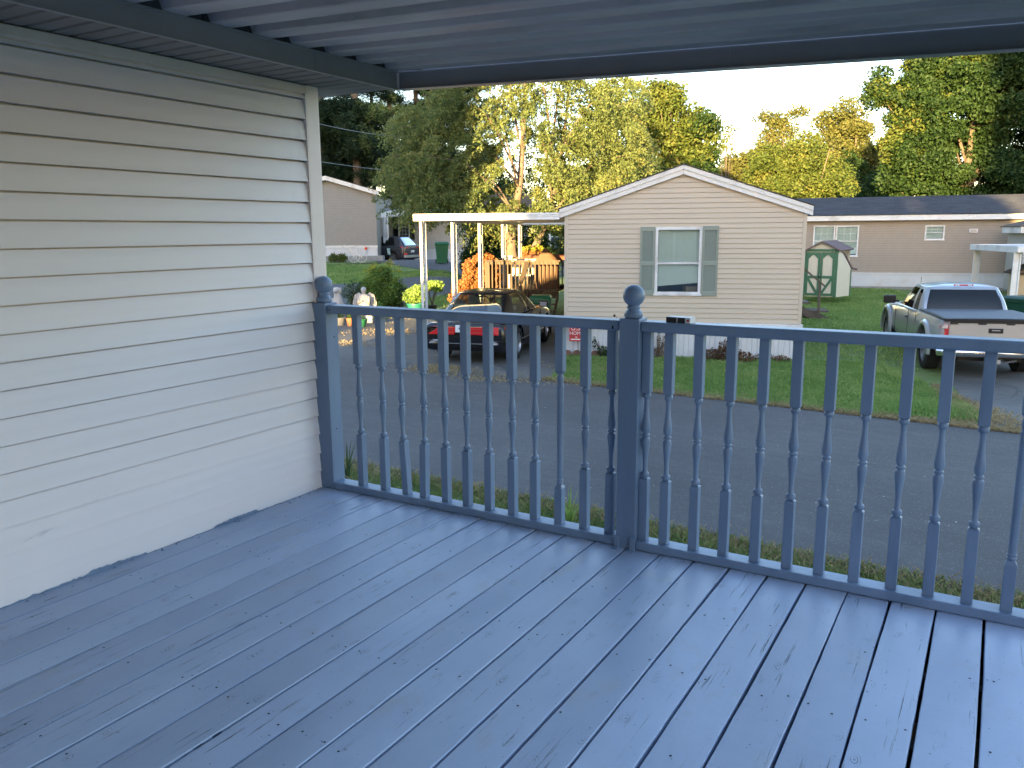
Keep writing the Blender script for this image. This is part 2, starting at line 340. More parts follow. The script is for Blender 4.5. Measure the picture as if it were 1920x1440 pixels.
M = dict(
 deck=deck_mat(),
 rail=mat('painted_wood_rail', (.19,.27,.40), .38, var=.10, vs=4, bump=.25, bs=30, bd=.002, sc=(1,1,.25), dirt=(.10,.15,.24), ds=1.5),
 post=mat('painted_wood_post', (.165,.24,.365), .42, var=.10, vs=6, bump=.3, bs=18, bd=.003, sc=(1,1,.2)),
 scuff=mat('grey_scuff', (.62,.63,.66), .6), hole=mat('screw_hole', (.01,.012,.02), .9),
 siding=mat('ivory_vinyl_siding', (.78,.755,.80), .42, var=.035, vs=1.3, sc=(1,.35,1), bump=.15, bs=7, bd=.004),
 frieze=mat('warm_grey_trim', (.66,.58,.54), .5), trimw=mat('white_vinyl_trim', (.78,.71,.72), .4, var=.04),
 soffit=mat('vented_soffit', (.215,.205,.205), .6, var=.1, bump=.4, bs=160, bd=.003),
 fascia=mat('grey_aluminium_fascia', (.29,.275,.285), .38, var=.10, vs=2, bump=.08, bs=6, bd=.01),
 pan=mat('white_steel_roof_pan', (.47,.45,.49), .36, var=.14, vs=3, sc=(.4,2,1), bump=.1, bs=9, bd=.006, dirt=(.27,.28,.29), ds=2.2),
 beam=mat('steel_roof_beam', (.22,.235,.27), .35, var=.08, vs=1.5),
 joist=mat('weathered_joist', (.10,.09,.08), .9),
 road=asphalt('sealed_asphalt', (.064,.061,.061), (.100,.096,.096), (.24,.23,.23)),
 drive=asphalt('worn_asphalt', (.075,.073,.070), (.13,.127,.12), (.25,.24,.22), 1.4, patch=(.17,.155,.12), cracks=True),
 drive2=asphalt('grey_asphalt', (.075,.075,.078), (.12,.12,.12), (.2,.2,.2), 1.2, cracks=True),
 lawn=lawnmat('lawn_soil'), verge=lawnmat('verge_soil', .9),
 grass=blades('grass_blades', (.12,.22,.050), (.22,.36,.085), (.42,.45,.18)),
 grassn=blades('verge_blades', (.10,.16,.045), (.21,.27,.08), (.42,.35,.19)),
 straw=blades('straw_blades', (.26,.20,.10), (.40,.31,.16), (.50,.41,.24)),
 cream=mat('cream_vinyl_siding', (.55,.46,.355), .5, var=.04, vs=1.0, sc=(.5,1,2)),
 creamt=mat('cream_corner_trim', (.56,.475,.375), .5, var=.03),
 white=mat('white_painted_metal', (.74,.73,.72), .4, var=.05, dirt=(.46,.44,.42), ds=1.3),
 skirt=mat('white_skirting', (.60,.61,.62), .45, var=.06, dirt=(.52,.51,.48), ds=1.5),
 taupe=mat('taupe_vinyl_siding', (.33,.272,.215), .55, var=.05), taupe2=mat('grey_vinyl_siding', (.27,.25,.225), .55, var=.05),
 pale=mat('pale_vinyl_siding', (.40,.385,.35), .55, var=.05),
 roofd=shingle('charcoal_shingle', (.045,.047,.055)), roofb=shingle('brown_shingle', (.11,.075,.055)), roofm=shingle('mauve_shingle', (.15,.10,.10)),
 sage=mat('sage_green_shutter', (.25,.285,.24), .5, var=.04), black=mat('black_plastic', (.012,.012,.014), .4), blackm=mat('matt_black_rubber', (.02,.02,.021), .85, bump=.3, bs=50),
 blind=mat('white_slat_blind', (.80,.82,.79), .5, var=.04), dark=mat('dark_interior', (.03,.032,.035), .9), room=mat('dim_room_wall', (.12,.12,.12), .9),
 cardboard=mat('brown_box', (.30,.19,.11), .8), glass=glass('window_glass', (.90,.95,.93), .07), glass2=glass('tinted_glass', (.07,.075,.075), .035), glass3=glass('car_glass', (.46,.52,.49), .0, .25),
 concrete=mat('concrete', (.30,.29,.27), .9, var=.15, bump=.3, bs=40), brick=mat('red_edging_brick', (.20,.10,.075), .85, var=.25, vs=9, bump=.4, bs=40),
 green=mat('green_barn_trim', (.055,.155,.085), .5), creamw=mat('cream_plywood', (.66,.60,.48), .7, var=.05, sc=(6,6,.3), vs=3),
 bin=mat('green_wheelie_plastic', (.018,.135,.065), .42, var=.08), bindk=mat('dark_green_plastic', (.010,.060,.038), .3),
 wood=mat('weathered_treated_wood', (.098,.070,.048), .8, var=.3, vs=5, sc=(2,2,.4), bump=.4, bs=25, dirt=(.15,.11,.08), ds=3),
 woodd=mat('dark_weathered_wood', (.12,.09,.07), .85, var=.3, vs=4), bark=mat('grey_brown_bark', (.13,.10,.075), .95, var=.35, vs=5, sc=(2,2,.5), bump=1.0, bs=12, bd=.04),
 barkb=mat('pale_peeling_bark', (.17,.125,.095), .9, var=.35, vs=6, bump=.8, bs=14, bd=.03, dirt=(.12,.08,.06), ds=3),
 canvas=mat('tan_canvas_cover', (.15,.088,.055), .85, var=.15, bump=.5, bs=8, bd=.02), redcov=mat('red_brown_cloth', (.27,.10,.06), .85, var=.2),
 plastw=mat('white_plastic', (.68,.66,.60), .5), plaster=mat('white_plaster', (.50,.475,.445), .8, var=.08, bump=.5, bs=20, bd=.01), terra=mat('terracotta', (.42,.16,.08), .8),
 teal=mat('teal_planter', (.02,.17,.13), .45), soil=mat('dark_soil', (.04,.03,.022), .95, bump=.8, bs=30, bd=.03),
 cblack=mat('black_car_paint', (.006,.006,.009), .22, var=.05, coat=.45, spec=.5), cgrey=mat('charcoal_car_paint', (.035,.038,.046), .25, var=.05, coat=.8),
 csilver=mat('silver_metallic_paint', (.40,.42,.45), .30, .55, var=.04, coat=.7), cpewter=mat('pewter_tailgate_paint', (.50,.46,.42), .32, .35, var=.04, coat=.5),
 chrome=mat('chrome', (.75,.76,.78), .16, .95), alloy=mat('alloy_wheel', (.50,.51,.53), .3, .8), tyre=mat('tyre_rubber', (.016,.016,.017), .85),
 redl=mat('red_lamp_lens', (.62,.012,.015), .12, var=.1, coat=1), clearl=mat('clear_lamp_lens', (.65,.55,.52), .1, coat=1), tonn=mat('grey_vinyl_tonneau', (.10,.11,.13), .55, var=.06, bump=.2, bs=6, bd=.01),
 seat=mat('beige_leather', (.42,.41,.35), .6), paper=mat('pale_paper', (.45,.70,.70), .8), plate=mat('white_plate', (.72,.75,.78), .4), blue=mat('blue_letters', (.03,.07,.25), .5), brandk=mat('dark_letters', (.03,.03,.035), .4),
 signr=mat('red_sign_board', (.50,.045,.04), .5), signw=mat('white_sign_letters', (.80,.76,.74), .5), wire=mat('steel_wire', (.30,.31,.32), .5, .6),
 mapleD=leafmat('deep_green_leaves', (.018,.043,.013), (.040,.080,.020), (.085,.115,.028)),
 birch=leafmat('light_birch_leaves', (.115,.165,.055), (.21,.245,.085), (.38,.33,.10), .45),
 pine=leafmat('pine_needles', (.008,.022,.010), (.018,.038,.016), (.030,.052,.020), .10, .35),
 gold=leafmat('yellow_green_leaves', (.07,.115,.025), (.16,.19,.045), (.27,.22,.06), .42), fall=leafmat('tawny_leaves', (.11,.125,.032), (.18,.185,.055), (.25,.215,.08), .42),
 rust=leafmat('orange_bronze_leaves', (.26,.10,.035), (.42,.19,.07), (.30,.25,.06), .3, 3.0), hedge=leafmat('dark_hedge_leaves', (.022,.055,.016), (.050,.098,.026), (.085,.13,.035), .25, 1.5),
 ytip=leafmat('yellow_tip_leaves', (.24,.27,.03), (.36,.37,.05), (.44,.42,.07), .3, 4), herb=leafmat('bright_herb_leaves', (.15,.26,.06), (.30,.44,.11), (.50,.56,.26), .35, 6), bushg=leafmat('fresh_bush_leaves', (.09,.165,.035), (.19,.30,.065), (.36,.44,.09), .35, 3), dead=leafmat('dry_brown_leaves', (.09,.05,.03), (.20,.12,.07), (.09,.12,.04), .2, 5), sagel=leafmat('grey_green_leaves', (.05,.09,.04), (.10,.15,.08), None, .3, 4),
)

def pm(o, parent):
    """child built in world coordinates, parented without moving"""
    o.parent = parent
    o.matrix_parent_inverse = (Matrix.Translation(parent.location) @ Matrix.Rotation(parent.rotation_euler[2], 4, 'Z')).inverted()
    return o
def part(mb, name, mt, parent, **k):
    return pm(mb.build(name, mt, None, **k), parent)

# ================================================================== ground, street, drives
def ground():
    xs = np.concatenate([np.linspace(-150, -60, 16)[:-1], np.linspace(-60, 25, 131)[:-1], np.linspace(25, 110, 12)])
    ys = np.concatenate([np.linspace(-70, -6, 12)[:-1], np.linspace(-6, 80, 131)[:-1], np.linspace(80, 190, 14)])
    X, Y = np.meshgrid(xs, ys); Z = gz(X, Y)
    mb = MB(); mb.grid(np.stack([X, Y, Z], -1)); return mb.build('ground', M['lawn'], smooth=60, recalc=False)
tag(ground(), kind='structure')
def sheet(name, top, bot, mt, dz, n=40, rows=14, world=False):
    """a sheet on the ground between two edges given as lists of points"""
    def pts(L):
        P = np.array([q if world else ong(*q)[:2] for q in L], float)
        s = np.linspace(0, len(P)-1, n); i = np.minimum(s.astype(int), len(P)-2); f = (s-i)[:, None]
        return P[i]*(1-f)+P[i+1]*f
    A, B = pts(top), pts(bot); G_ = []
    for k in range(rows):
        t = k/(rows-1); q = A*(1-t)+B*t
        if k in (0, rows-1): q = q+rng.normal(0, .02, q.shape)
        G_.append(np.column_stack([q, gz(q[:, 0], q[:, 1])+dz]))
    mb = MB(); mb.grid(np.array(G_)); o = mb.build(name, mt, recalc=False, smooth=60); tag(o, kind='structure'); return o
def far_y(x): return 12.70-.066*(x-.47)
def near_y(x): return 6.80-.045*x
rx = np.linspace(-75, 45, 160)
sheet('road', [(x, far_y(x)+.05*math.sin(x*1.7)+.03*math.sin(x*5.1)) for x in rx], [(x, near_y(x)+.05*math.sin(x*2.3)+.03*math.sin(x*6)) for x in rx], M['road'], .008, 160, 6, True)
HOME = None
nL = at(1057.5, 640, 18.3)[:2]; nR = at(1500, 640, 17.25)[:2]
_d2 = nR-nL; HW = float(np.hypot(*_d2)); HANG = math.degrees(math.atan2(_d2[1], _d2[0]))
H = Fr((nL[0], nL[1], G), HANG)
print('near home width', HW, 'angle', HANG)
hb = [H.wld(-.15, y)[:2] for y in (-.1, 4, 9, 16)]
dl = onz(1030, 716)[:2]
sheet('driveway', [(-23, far_y(-23)-.05), (-15, far_y(-15)-.05), (dl[0]-2, far_y(dl[0]-2)-.05), (dl[0], far_y(dl[0])-.05)],
      [tuple(onz(560, 600)[:2]), tuple(onz(690, 599)[:2]), tuple(H.wld(-4.2, 9)[:2]), tuple(hb[2]), ], M['drive'], .004, 60, 24, True)
sheet('driveway', [tuple(H.wld(-4.6, 8)[:2]), tuple(hb[2])], [tuple(H.wld(-4.6, 3)[:2]), tuple(hb[0])], M['drive'], .0055, 10, 6, True)
sheet('side_drive', [(540, 532), (650, 534), (700, 530), (760, 522), (800, 518), (880, 515)], [(540, 590), (620, 582), (690, 578), (760, 570), (800, 563), (880, 545)], M['drive2'], .025, 40, 14)
sheet('back_drive', [(690, 489), (760, 487), (860, 487), (1060, 489)], [(735, 497), (790, 506), (860, 517), (1060, 517)], M['drive2'], .03, 30, 14)
e1, e2 = onz(1748, 698)[:2], onz(1862, 796)[:2]
sheet('parking_pad', [(e2[0]+.1, far_y(e2[0])-.1), (6, far_y(6)-.1)], [tuple(e1+(-.9, 7.5)), tuple(e1+(4.4, 8.5))], M['drive'], .004, 30, 20, True)
sheet('garden_bed', [(585, 484), (640, 486), (712, 488)], [(585, 499), (640, 497), (715, 495)], M['soil'], .03, 12, 4)
sheet('soil', [(660, 577), (715, 575), (790, 578)], [(660, 592), (715, 592), (800, 590)], M['soil'], .012, 12, 4)

mb = MB(); mb.grid([[(x, y, G+.012) for x in np.linspace(-3.2, 1.2, 5)] for y in np.linspace(-4, 3.3, 6)]); tag(mb.build('soil', M['soil'], recalc=False), kind='structure')
def bladeset(name, P, h, wd, mt, lean=.5):
    """P: (N,2) ground points -> grass of bent two-piece blades as one stuff object"""
    N = len(P); P3 = np.column_stack([P, gz(P[:, 0], P[:, 1])])
    a = rng.uniform(0, 2*math.pi, N); hh = h*rng.uniform(.45, 1.25, N); ww = wd*rng.uniform(.7, 1.3, N)
    sd = np.column_stack([np.cos(a), np.sin(a), np.zeros(N)]); b = rng.uniform(0, 2*math.pi, N); ln = lean*rng.uniform(.1, 1, N)*hh
    tip = P3+np.column_stack([np.cos(b)*ln, np.sin(b)*ln, hh]); mid = P3+np.column_stack([np.cos(b)*ln*.35, np.sin(b)*ln*.35, hh*.6])
    q = np.stack([P3-sd*ww[:, None]/2, P3+sd*ww[:, None]/2, mid+sd*ww[:, None]*.38, tip], 1)
    return tag(quads(q, name, mt), kind='stuff')
# verge below the deck
x = rng.uniform(-9, 1.9, 60000)
y = 3.3+(near_y(x)-3.3+.10)*rng.uniform(0, 1, 60000)**.8
bladeset('grass', np.column_stack([x, y]), .060, .008, M['grassn'], 1.1)
x = rng.uniform(-9, 1.9, 9000); y = near_y(x)+rng.normal(-.05, .10, 9000)
bladeset('dry_grass', np.column_stack([x, y]), .05, .007, M['straw'], 1.3)
# lawn across the street
def lawnpts(N, u0, u1, v0, v1, p=1.0):
    u = rng.uniform(u0, u1, N); v = v0+(v1-v0)*rng.uniform(0, 1, N)**p
    return np.array([H.wld(a, b)[:2] for a, b in zip(u, v)])
def inpad(P):
    t = (P[:, 1]-e2[1])/(e1[1]-e2[1]); ex = e2[0]+(e1[0]-e2[0])*t
    return P[:, 0] > ex+.05
P = lawnpts(150000, 0, 7.2, -5.4, 0.0); ok = (P[:, 1] > far_y(P[:, 0])) & ~inpad(P); ok &= P[:, 0] > dl[0]+(nL[0]-dl[0])*((P[:, 1]-dl[1])/(nL[1]-dl[1]))
bladeset('grass', P[ok], .055, .012, M['grass'], .9)
P = lawnpts(90000, HW+.05, 12, 0, 24, .8); P = P[~inpad(P) | (P[:, 1] > e1[1]+8)]
bladeset('grass', P, .06, .020, M['grass'], .9)
L = []
for k in range(16000):
    px = random.uniform(dl[0]-.2, .45); L.append((px, far_y(px)+abs(random.gauss(0, .16))-.06))
for k in range(5200):                                       # dry edge of the pad
    t = random.random(); L.append(tuple(e2+(e1-e2)*t*.9+np.array([random.gauss(0, .22*(1-t)+.05), random.gauss(0, .1)])))
for cx, cy, n_, s_ in ((815, 697, 900, .16), (838, 690, 700, .14), (880, 700, 250, .2), (900, 712, 350, .16), (960, 712, 200, .2), (664, 645, 300, .25), (735, 622, 260, .2), (690, 626, 200, .3), (760, 625, 150, .25),
                       (1098, 695, 350, .2), (1080, 717, 500, .2), (640, 600, 500, .5), (735, 592, 700, .5), (700, 588, 500, .5), (1110, 690, 250, .2), (1420, 745, 250, .3)):
    c = onz(cx, cy)[:2]; L += [tuple(c+np.array([random.gauss(0, s_*2.2), random.gauss(0, s_)])) for _ in range(n_)]
bladeset('dry_grass', np.array(L), .05, .012, M['straw'], 1.6)
def pixpts(N, x0, x1, ya, yb):
    o = []
    for _ in range(N//20):
        p = ong(random.uniform(x0, x1), random.uniform(ya, yb)); o += [(p[0]+random.gauss(0, .35), p[1]+random.gauss(0, .35)) for _ in range(20)]
    return np.array(o)
bladeset('grass', np.vstack([pixpts(14000, 560, 735, 498, 530), pixpts(5000, 760, 850, 512, 518), pixpts(3000, 660, 700, 583, 590)]), .09, .035, M['grass'], .8)
bladeset('grass', pixpts(3500, 815, 862, 556, 573), .07, .02, M['grass'], .8)

# ================================================================== our deck
deck = thing('deck', 'slate blue painted board deck underfoot', 'deck', (-1.1, 0, G))
S_ = .1465; DY0, DY1 = -3.6, 3.20
mb = MB()
for k in range(-4, 21):
    xr = .055-S_*k; gap = .010 if k < 3 else (.008 if k < 8 else .0068); gap *= random.uniform(.75, 1.3)
    x1 = xr-gap/2; x0 = xr-S_+gap/2
    if k == 20: x0 = -2.992
    n = 90; ys = np.linspace(DY0, DY1, n); ph = random.uniform(0, 9); zz = random.uniform(-.0012, .0012)
    P = []
    for y in ys:
        l = x0+.0013*math.sin(y*3.1+ph)+random.gauss(0, .00045); r = x1+.0013*math.sin(y*2.3+ph*2)+random.gauss(0, .00045)
        cup = .0012*math.sin(y*.9+ph)
        P.append([(l, y, zz-.034), (l, y, zz-.003), (l+.002, y, zz-.0004), (l+.012, y, zz+.0004), ((l+r)/2, y, zz+.0006+cup*.3), (r-.012, y, zz+.0004), (r-.002, y, zz-.0004), (r, y, zz-.003), (r, y, zz-.034)])
    mb.grid(P); mb.add([q for q in P[0]]+[q for q in P[-1]], [tuple(range(9)), tuple(range(17, 8, -1))])
part(mb, 'boards', M['deck'], deck, smooth=35)
mb = MB()
for k in range(-4, 20):
    xc = .055-S_*k-S_/2
    for yj in np.arange(-3.45, 3.2, .406):
        for sx in (-.035, .036):
            if random.random() < .3: continue
            xx, yy = xc+sx+random.gauss(0, .010), yj+random.gauss(0, .018)+(.03 if yj > 3 else 0)
            mb.lathe([(.0036, .0018), (.0001, .0020)], (xx, yy, 0), 8)
            if random.random() < .25: mb.lathe([(.0024, .0018), (.0001, .0020)], (xx+random.uniform(-.02, .02), yy+random.uniform(-.05, .05), 0), 7)
part(mb, 'nail_heads', M['hole'], deck)['kind'] = 'stuff'
mb = MB()
for yj in np.arange(-3.45, 3.2, .406): mb.box(-2.98, .66, yj-.02, yj+.02, -.19, -.037)
mb.box(-2.98, .66, 3.15, 3.19, -.19, -.037)
for xx in (-2.9, -.95, .6):
    for yy in (-3.4, -.5, 3.0): mb.box(xx-.045, xx+.045, yy-.045, yy+.045, G-.1, -.19)
part(mb, 'joists', M['joist'], deck)
mb = MB(); mb.box(-2.99, .67, 3.205, 3.23, G-.05, -.012); mb.box(.65, .672, DY0, 3.2, G-.05, -.012)  # front rim, and an unseen side skirt added to shut light from the gaps
part(mb, 'rim_and_light_skirt', M['rail'], deck)
# crumbs of flaking paint along the wall
mb = MB()
for k in range(120):
    yy = random.uniform(-1.5, 3.0); xx = -2.985+abs(random.gauss(0, .02)); r = random.uniform(.0015, .005)
    mb.blob((xx, yy, .002), (r, r*1.4, r*.7), 6, 0, .3)
for k in range(70):
    xx = random.uniform(-2.8, .1); yy = 3.045-abs(random.gauss(0, .012)); r = random.uniform(.001, .0035)
    mb.blob((xx, yy, .002), (r, r, r*.6), 6, 0, .3)
part(mb, 'paint_crumbs', M['rail'], deck)['kind'] = 'stuff'

# ---------- railing posts with ball finials
def rail_post(x0, x1, y0, y1, label):
    xc, yc = (x0+x1)/2, (y0+y1)/2
    t = thing('railing_post', label, 'railing post', (xc, yc, 0), group='railing posts with ball tops')
    mb = MB(); mb.box(x0, x1, y0, y1, 0, .976); part(mb, 'post', M['post'], t, bevel=.0035)
    pr = [(.030,.976),(.0355,.979),(.0385,.986),(.0385,.992),(.036,.999),(.030,1.004),(.0265,1.009),(.025,1.013),(.0262,1.015),(.0278,1.018),(.0278,1.022),(.0258,1.0255),(.024,1.0265)]
    pr += [(.0445*math.sin(a), 1.066-.0445*math.cos(a)) for a in np.linspace(.58, math.pi-.02, 16)]
    mb = MB(); mb.lathe(pr, (xc, yc, 0), 32); part(mb, 'ball_finial', M['post'], t, smooth=30)
    return t
p1 = rail_post(-3.000, -2.911, 3.050, 3.139, 'blue railing post with ball top, against the ivory siding')
p2 = rail_post(-1.310, -1.223, 3.050, 3.139, 'blue railing post with ball top, in front of the cream home')
p3 = rail_post(.412, .500, 3.050, 3.139, 'blue railing post at the outer end of the railing')
for xx in (-1.303, -1.232):
    mb = MB(); mb.prism([(3.0495, 0), (3.0495, .055), (3.044, .055), (3.044, .006), (3.018, .006), (3.018, 0)], 'x', xx-.013, xx+.013)
    part(mb, 'angle_bracket', M['rail'], p2, bevel=.0015)
for q in ((-2.9105, 3.085, .952), (-2.9105, 3.105, .80), (-2.9105, 3.09, .32)): mb = MB(); mb.box(q[0], q[0]+.001, q[1]-.003, q[1]+.003, q[2]-.003, q[2]+.003); part(mb, 'screw', M['hole'], p1)
# ---------- railings
YB = 3.098
def turned(alt, xt, xb, name, parent, bend=0):
    w2 = .0185
    mb = MB()
    if not alt:
        mb.box(-w2, w2, -w2, w2, .672, .925); mb.box(-w2, w2, -w2, w2, .038, .308)
        mb.prism([(-w2, .308), (w2, .308), (.012, .3125), (-.012, .3125)], 'y', -w2*.7, w2*.7)
        z = [(.0115,.3115),(.0165,.318),(.0182,.325),(.0165,.332),(.0112,.337),(.0095,.345),(.0095,.37),(.0112,.40),(.0150,.437),(.0182,.468),(.0160,.482),(.0105,.486),(.0145,.489),(.0178,.4935),(.0145,.498),(.0105,.501),
             (.0155,.506),(.0182,.520),(.0150,.553),(.0115,.587),(.0098,.612),(.0095,.641),(.0112,.648),(.0165,.653),(.0182,.660),(.0165,.667),(.0115,.672)]
    else:
        for a, b in ((.036, .205), (.728, .925)): mb.box(-w2, w2, -w2, w2, a, b)
        for za, zb in ((.205, .2185), (.728, .7145)):
            mb.add([(-w2,-w2,za),(w2,-w2,za),(w2,w2,za),(-w2,w2,za),(-.011,-.011,zb),(.011,-.011,zb),(.011,.011,zb),(-.011,.011,zb)], [(0,1,5,4),(1,2,6,5),(2,3,7,6),(3,0,4,7),(4,5,6,7)])
        z = [(.0118,.210),(.0118,.219),(.0150,.222),(.0150,.229),(.0120,.232),(.0152,.236),(.0152,.241),(.0128,.244),(.0132,.30),(.0150,.55),(.0160,.64),(.0162,.664),(.0130,.668),(.0155,.671),(.0130,.674),(.0150,.688),(.0152,.70),(.0125,.712),(.0105,.72)]
    st = len(mb.v); mb.lathe(z, (0,0,0), 20)
    out = []
    for (x, y, zz) in mb.v:
        t = (zz-.04)/.88; xo = xb+(xt-xb)*t
        if bend: xo += bend*(max(0, .42-t)/.42-.0)*1.0 + (-.25*bend if t > .42 else -.25*bend*(t/.42))
        out.append((x+xo, y+YB+random.gauss(0, .0), zz))
    mb.v = out
    return part(mb, name, M['rail'], parent, smooth=32, bevel=.0028, seg=2)
def railing(x0, x1, label, bal, alts, bends={}):
    t = thing('deck_railing', label, 'railing', ((x0+x1)/2, YB, 0), group='railings along the deck edge')
    mb = MB(); mb.box(x0, x1, 3.058, 3.142, .924, .966); part(mb, 'top_rail', M['rail'], t, bevel=.009, seg=3)
    mb = MB(); mb.box(x0, x1, 3.052, 3.136, .003, .039); part(mb, 'bottom_rail', M['rail'], t, bevel=.006, seg=3)
    for i, xx in enumerate(bal):
        turned(i in alts, xx+random.gauss(0, .001), xx+random.gauss(0, .0015), 'baluster', t, bends.get(i, 0))
    return t
BL = [-2.762+.012, -2.61+.01, -2.488+.014, -2.358+.012, -2.232+.012, -2.108+.012, -1.984+.012, -1.857+.010, -1.735+.008, -1.608+.006, -1.487+.006, -1.361+.004]
BR = [-1.203, -1.110, -.986, -.860, -.736, -.614, -.494, -.370, -.245, -.123, -.003, .118, .235, .35]
r1 = railing(-2.9105, -1.3105, 'blue turned-spindle railing between the siding and the middle post', BL, (9,), {2: .017, 3: -.006})
r2 = railing(-1.2225, .4115, 'blue turned-spindle railing with a small black box on its rail', BR, (11,))
mb = MB(); mb.box(-1.345, -1.338, 3.0572, 3.0585, .93, .944); part(mb, 'screw_slot', M['hole'], r1)
mb = MB(); mb.box(-2.892, -2.886, 3.0572, 3.0585, .939, .947); part(mb, 'screw_slot', M['hole'], r1)
# ---------- the small box lying on the rail
bx_ = py_ = None
A = np.array([0,0,EYE])+ray(1250, 610)*((3.10)/ray(1250, 610)[1]); B = np.array([0,0,EYE])+ray(1302, 611)*((3.10)/ray(1302, 611)[1])
t = thing('cigarette_sized_box', 'small black box with a white band lying on the blue rail', 'box', ((A[0]+B[0])/2, 3.10, .966), R(-8))
L2 = (B[0]-A[0])/2-.004
mb = MB(); mb.box(-L2, L2*.55, -.022, .022, 0, .021); mb.build('tray', M['black'], t, bevel=.002)
mb = MB(); mb.box(L2*.555, L2, -.022, .022, 0, .0205); mb.build('printed_end', M['plate'], t, bevel=.001)
mb = MB(); mb.box(L2*.70, L2*.9, -.0225, -.0221, .006, .016); mb.build('print', M['redl'], t)
mb = MB(); mb.box(-L2*.9, L2*.98, -.0215, .0215, .0212, .0225); mb.build('lid', M['plate'], t)
mb = MB(); mb.box(-L2*.12, -L2*.04, -.0232, .0232, -.0, .0232); mb.build('strap', M['alloy'], t)
# ---------- spent weed stalk beyond the rail
# ================================================================== our home
home = thing('mobile_home', 'ivory lap-sided home close on the left', 'house', (-5.4, -4.5, G))
YE = 3.068
def lapwall(mb, y0, y1, z0, zt, pitch, xf, proud=.012, wob=.0015):
    k = 0; n = 60; ys = np.concatenate([np.linspace(y0, y1-.25, n)[:-1], np.linspace(y1-.25, y1, 14)])
    z = z0
    while z < zt:
        zz = min(z+pitch, zt); ph = random.uniform(0, 9); P = [[], [], [], [], [], []]
        for y in ys:
            wv = wob*math.sin(y*1.1+ph)+wob*.5*math.sin(y*3.7+ph*2); e = max(0, (y-(y1-.22))/.22)
            wv += e*random.gauss(0, .0008)+e*e*.004*math.sin(ph*3)
            dz = .0012*math.sin(y*.8+ph)+e*.003*math.sin(ph)
            P[0].append((xf-.004, y, z+dz+.001)); P[1].append((xf+proud+.003+wv, y, z+dz)); P[2].append((xf+proud*.92+wv, y, z+dz+.010)); P[3].append((xf+proud*.80+wv*.8, y, z+(zz-z)*.42)); P[4].append((xf+proud*.48+wv*.5, y, z+(zz-z)*.74)); P[5].append((xf+.0008+wv*.3, y, zz-.0070))
        mb.grid(P); z += pitch; k += 1
mb = MB(); lapwall(mb, -7.0, YE, .091-.0989, 1.992, .0989, -3.006, .017)
part(mb, 'siding', M['siding'], home, smooth=30, recalc=False)
mb = MB(); mb.box(-3.02, -2.984, YE, 3.142, -.02, 2.033); mb.box(-3.09, -2.988, 3.142, 3.155, -.02, 2.033); mb.box(-3.004, -2.9835, YE-.009, YE, -.02, 2.03)
part(mb, 'corner_trim', M['trimw'], home, bevel=.002)
mb = MB()
for a, b in ((-7, .52), (.523, YE)): mb.box(-3.004, -2.978, a, b, 1.990, 2.030)
mb.box(-3.01, -2.995, -7, YE, 1.97, 2.034)
part(mb, 'frieze_trim', M['frieze'], home, bevel=.004)
mb = MB(); mb.box(-7.9, -3.03, -12.5, 3.13, G+.9, 2.02); mb.box(-7.88, -3.06, -12.4, 3.10, G-.1, G+.9)
part(mb, 'walls', M['siding'], home)
mb = MB(); mb.box(-3.03, 1.6, -12.5, -3.62, G+.9, 2.02); part(mb, 'light_block_wall', M['woodd'], home)  # unseen dark wall added behind the view to cut light on the rails
mb = MB()                                                     # soffit with pressed ribs
P0 = []; P1 = []
y = -7.0
while y < 3.385:
    for d, z in ((0, 0), (.062, 0), (.068, .009), (.078, .009), (.084, 0)):
        P0.append((-3.02, y+d, 2.034+z)); P1.append((-2.695, y+d, 2.034+z))
    y += .084
P0 = [p for p in P0 if p[1] <= 3.40]; P1 = [p for p in P1 if p[1] <= 3.40]
mb.grid([P0, P1])
Q0 = [(-8.2, p[1], p[2]) for p in P0 if p[1] > 3.13]; Q1 = [(-3.02, p[1], p[2]) for p in P0 if p[1] > 3.13]
mb.grid([Q0, Q1]); part(mb, 'soffit', M['soffit'], home, recalc=False)
mb = MB()
for a, b in ((-7, -1.9), (-1.897, 2.83), (2.833, 3.405)):
    mb.prism([(-2.70, 2.028), (-2.682, 2.028), (-2.682, 2.034), (-2.690, 2.036), (-2.690, 2.108), (-2.682, 2.111), (-2.682, 2.118), (-2.70, 2.118)], 'y', a, b)
part(mb, 'fascia', M['fascia'], home)
mb = MB(); mb.box(-2.706, -2.684, 3.408, 3.425, 2.036, 2.112); part(mb, 'fascia_cap', M['trimw'], home, bevel=.002)
mb = MB()
for s_, xa in ((1, -2.69), (-1, -8.2)):
    mb.add([(xa, -12.8, 2.12), (xa, 3.41, 2.12), (-5.45, 3.41, 2.95), (-5.45, -12.8, 2.95), (xa, -12.8, 2.16), (xa, 3.41, 2.16), (-5.45, 3.41, 2.99), (-5.45, -12.8, 2.99)],
           [(0,1,2,3),(4,5,6,7),(0,1,5,4),(1,2,6,5),(2,3,7,6),(3,0,4,7)])
part(mb, 'roof', M['roofd'], home)
mb = MB(); mb.prism([(-8.1, 2.04), (-2.72, 2.04), (-5.45, 2.93)], 'y', 3.08, 3.13); part(mb, 'gable', M['siding'], home)
mb = MB(); a_, b_ = [], []                                   # deck paint slopped onto the lowest course
yy = -1.2
while yy < 3.04:
    hgt = max(.001, .006+.007*math.sin(yy*2.1)+.005*math.sin(yy*7.7+1)+random.gauss(0, .0016)+(.010 if 1.75 < yy < 2.0 or 2.35 < yy < 2.6 else 0)); a_.append((-2.9865, yy, -.004)); b_.append((-2.9862, yy, hgt)); yy += .012
mb.grid([a_, b_]); part(mb, 'paint_smear', M['rail'], home, recalc=False, solid=.001)
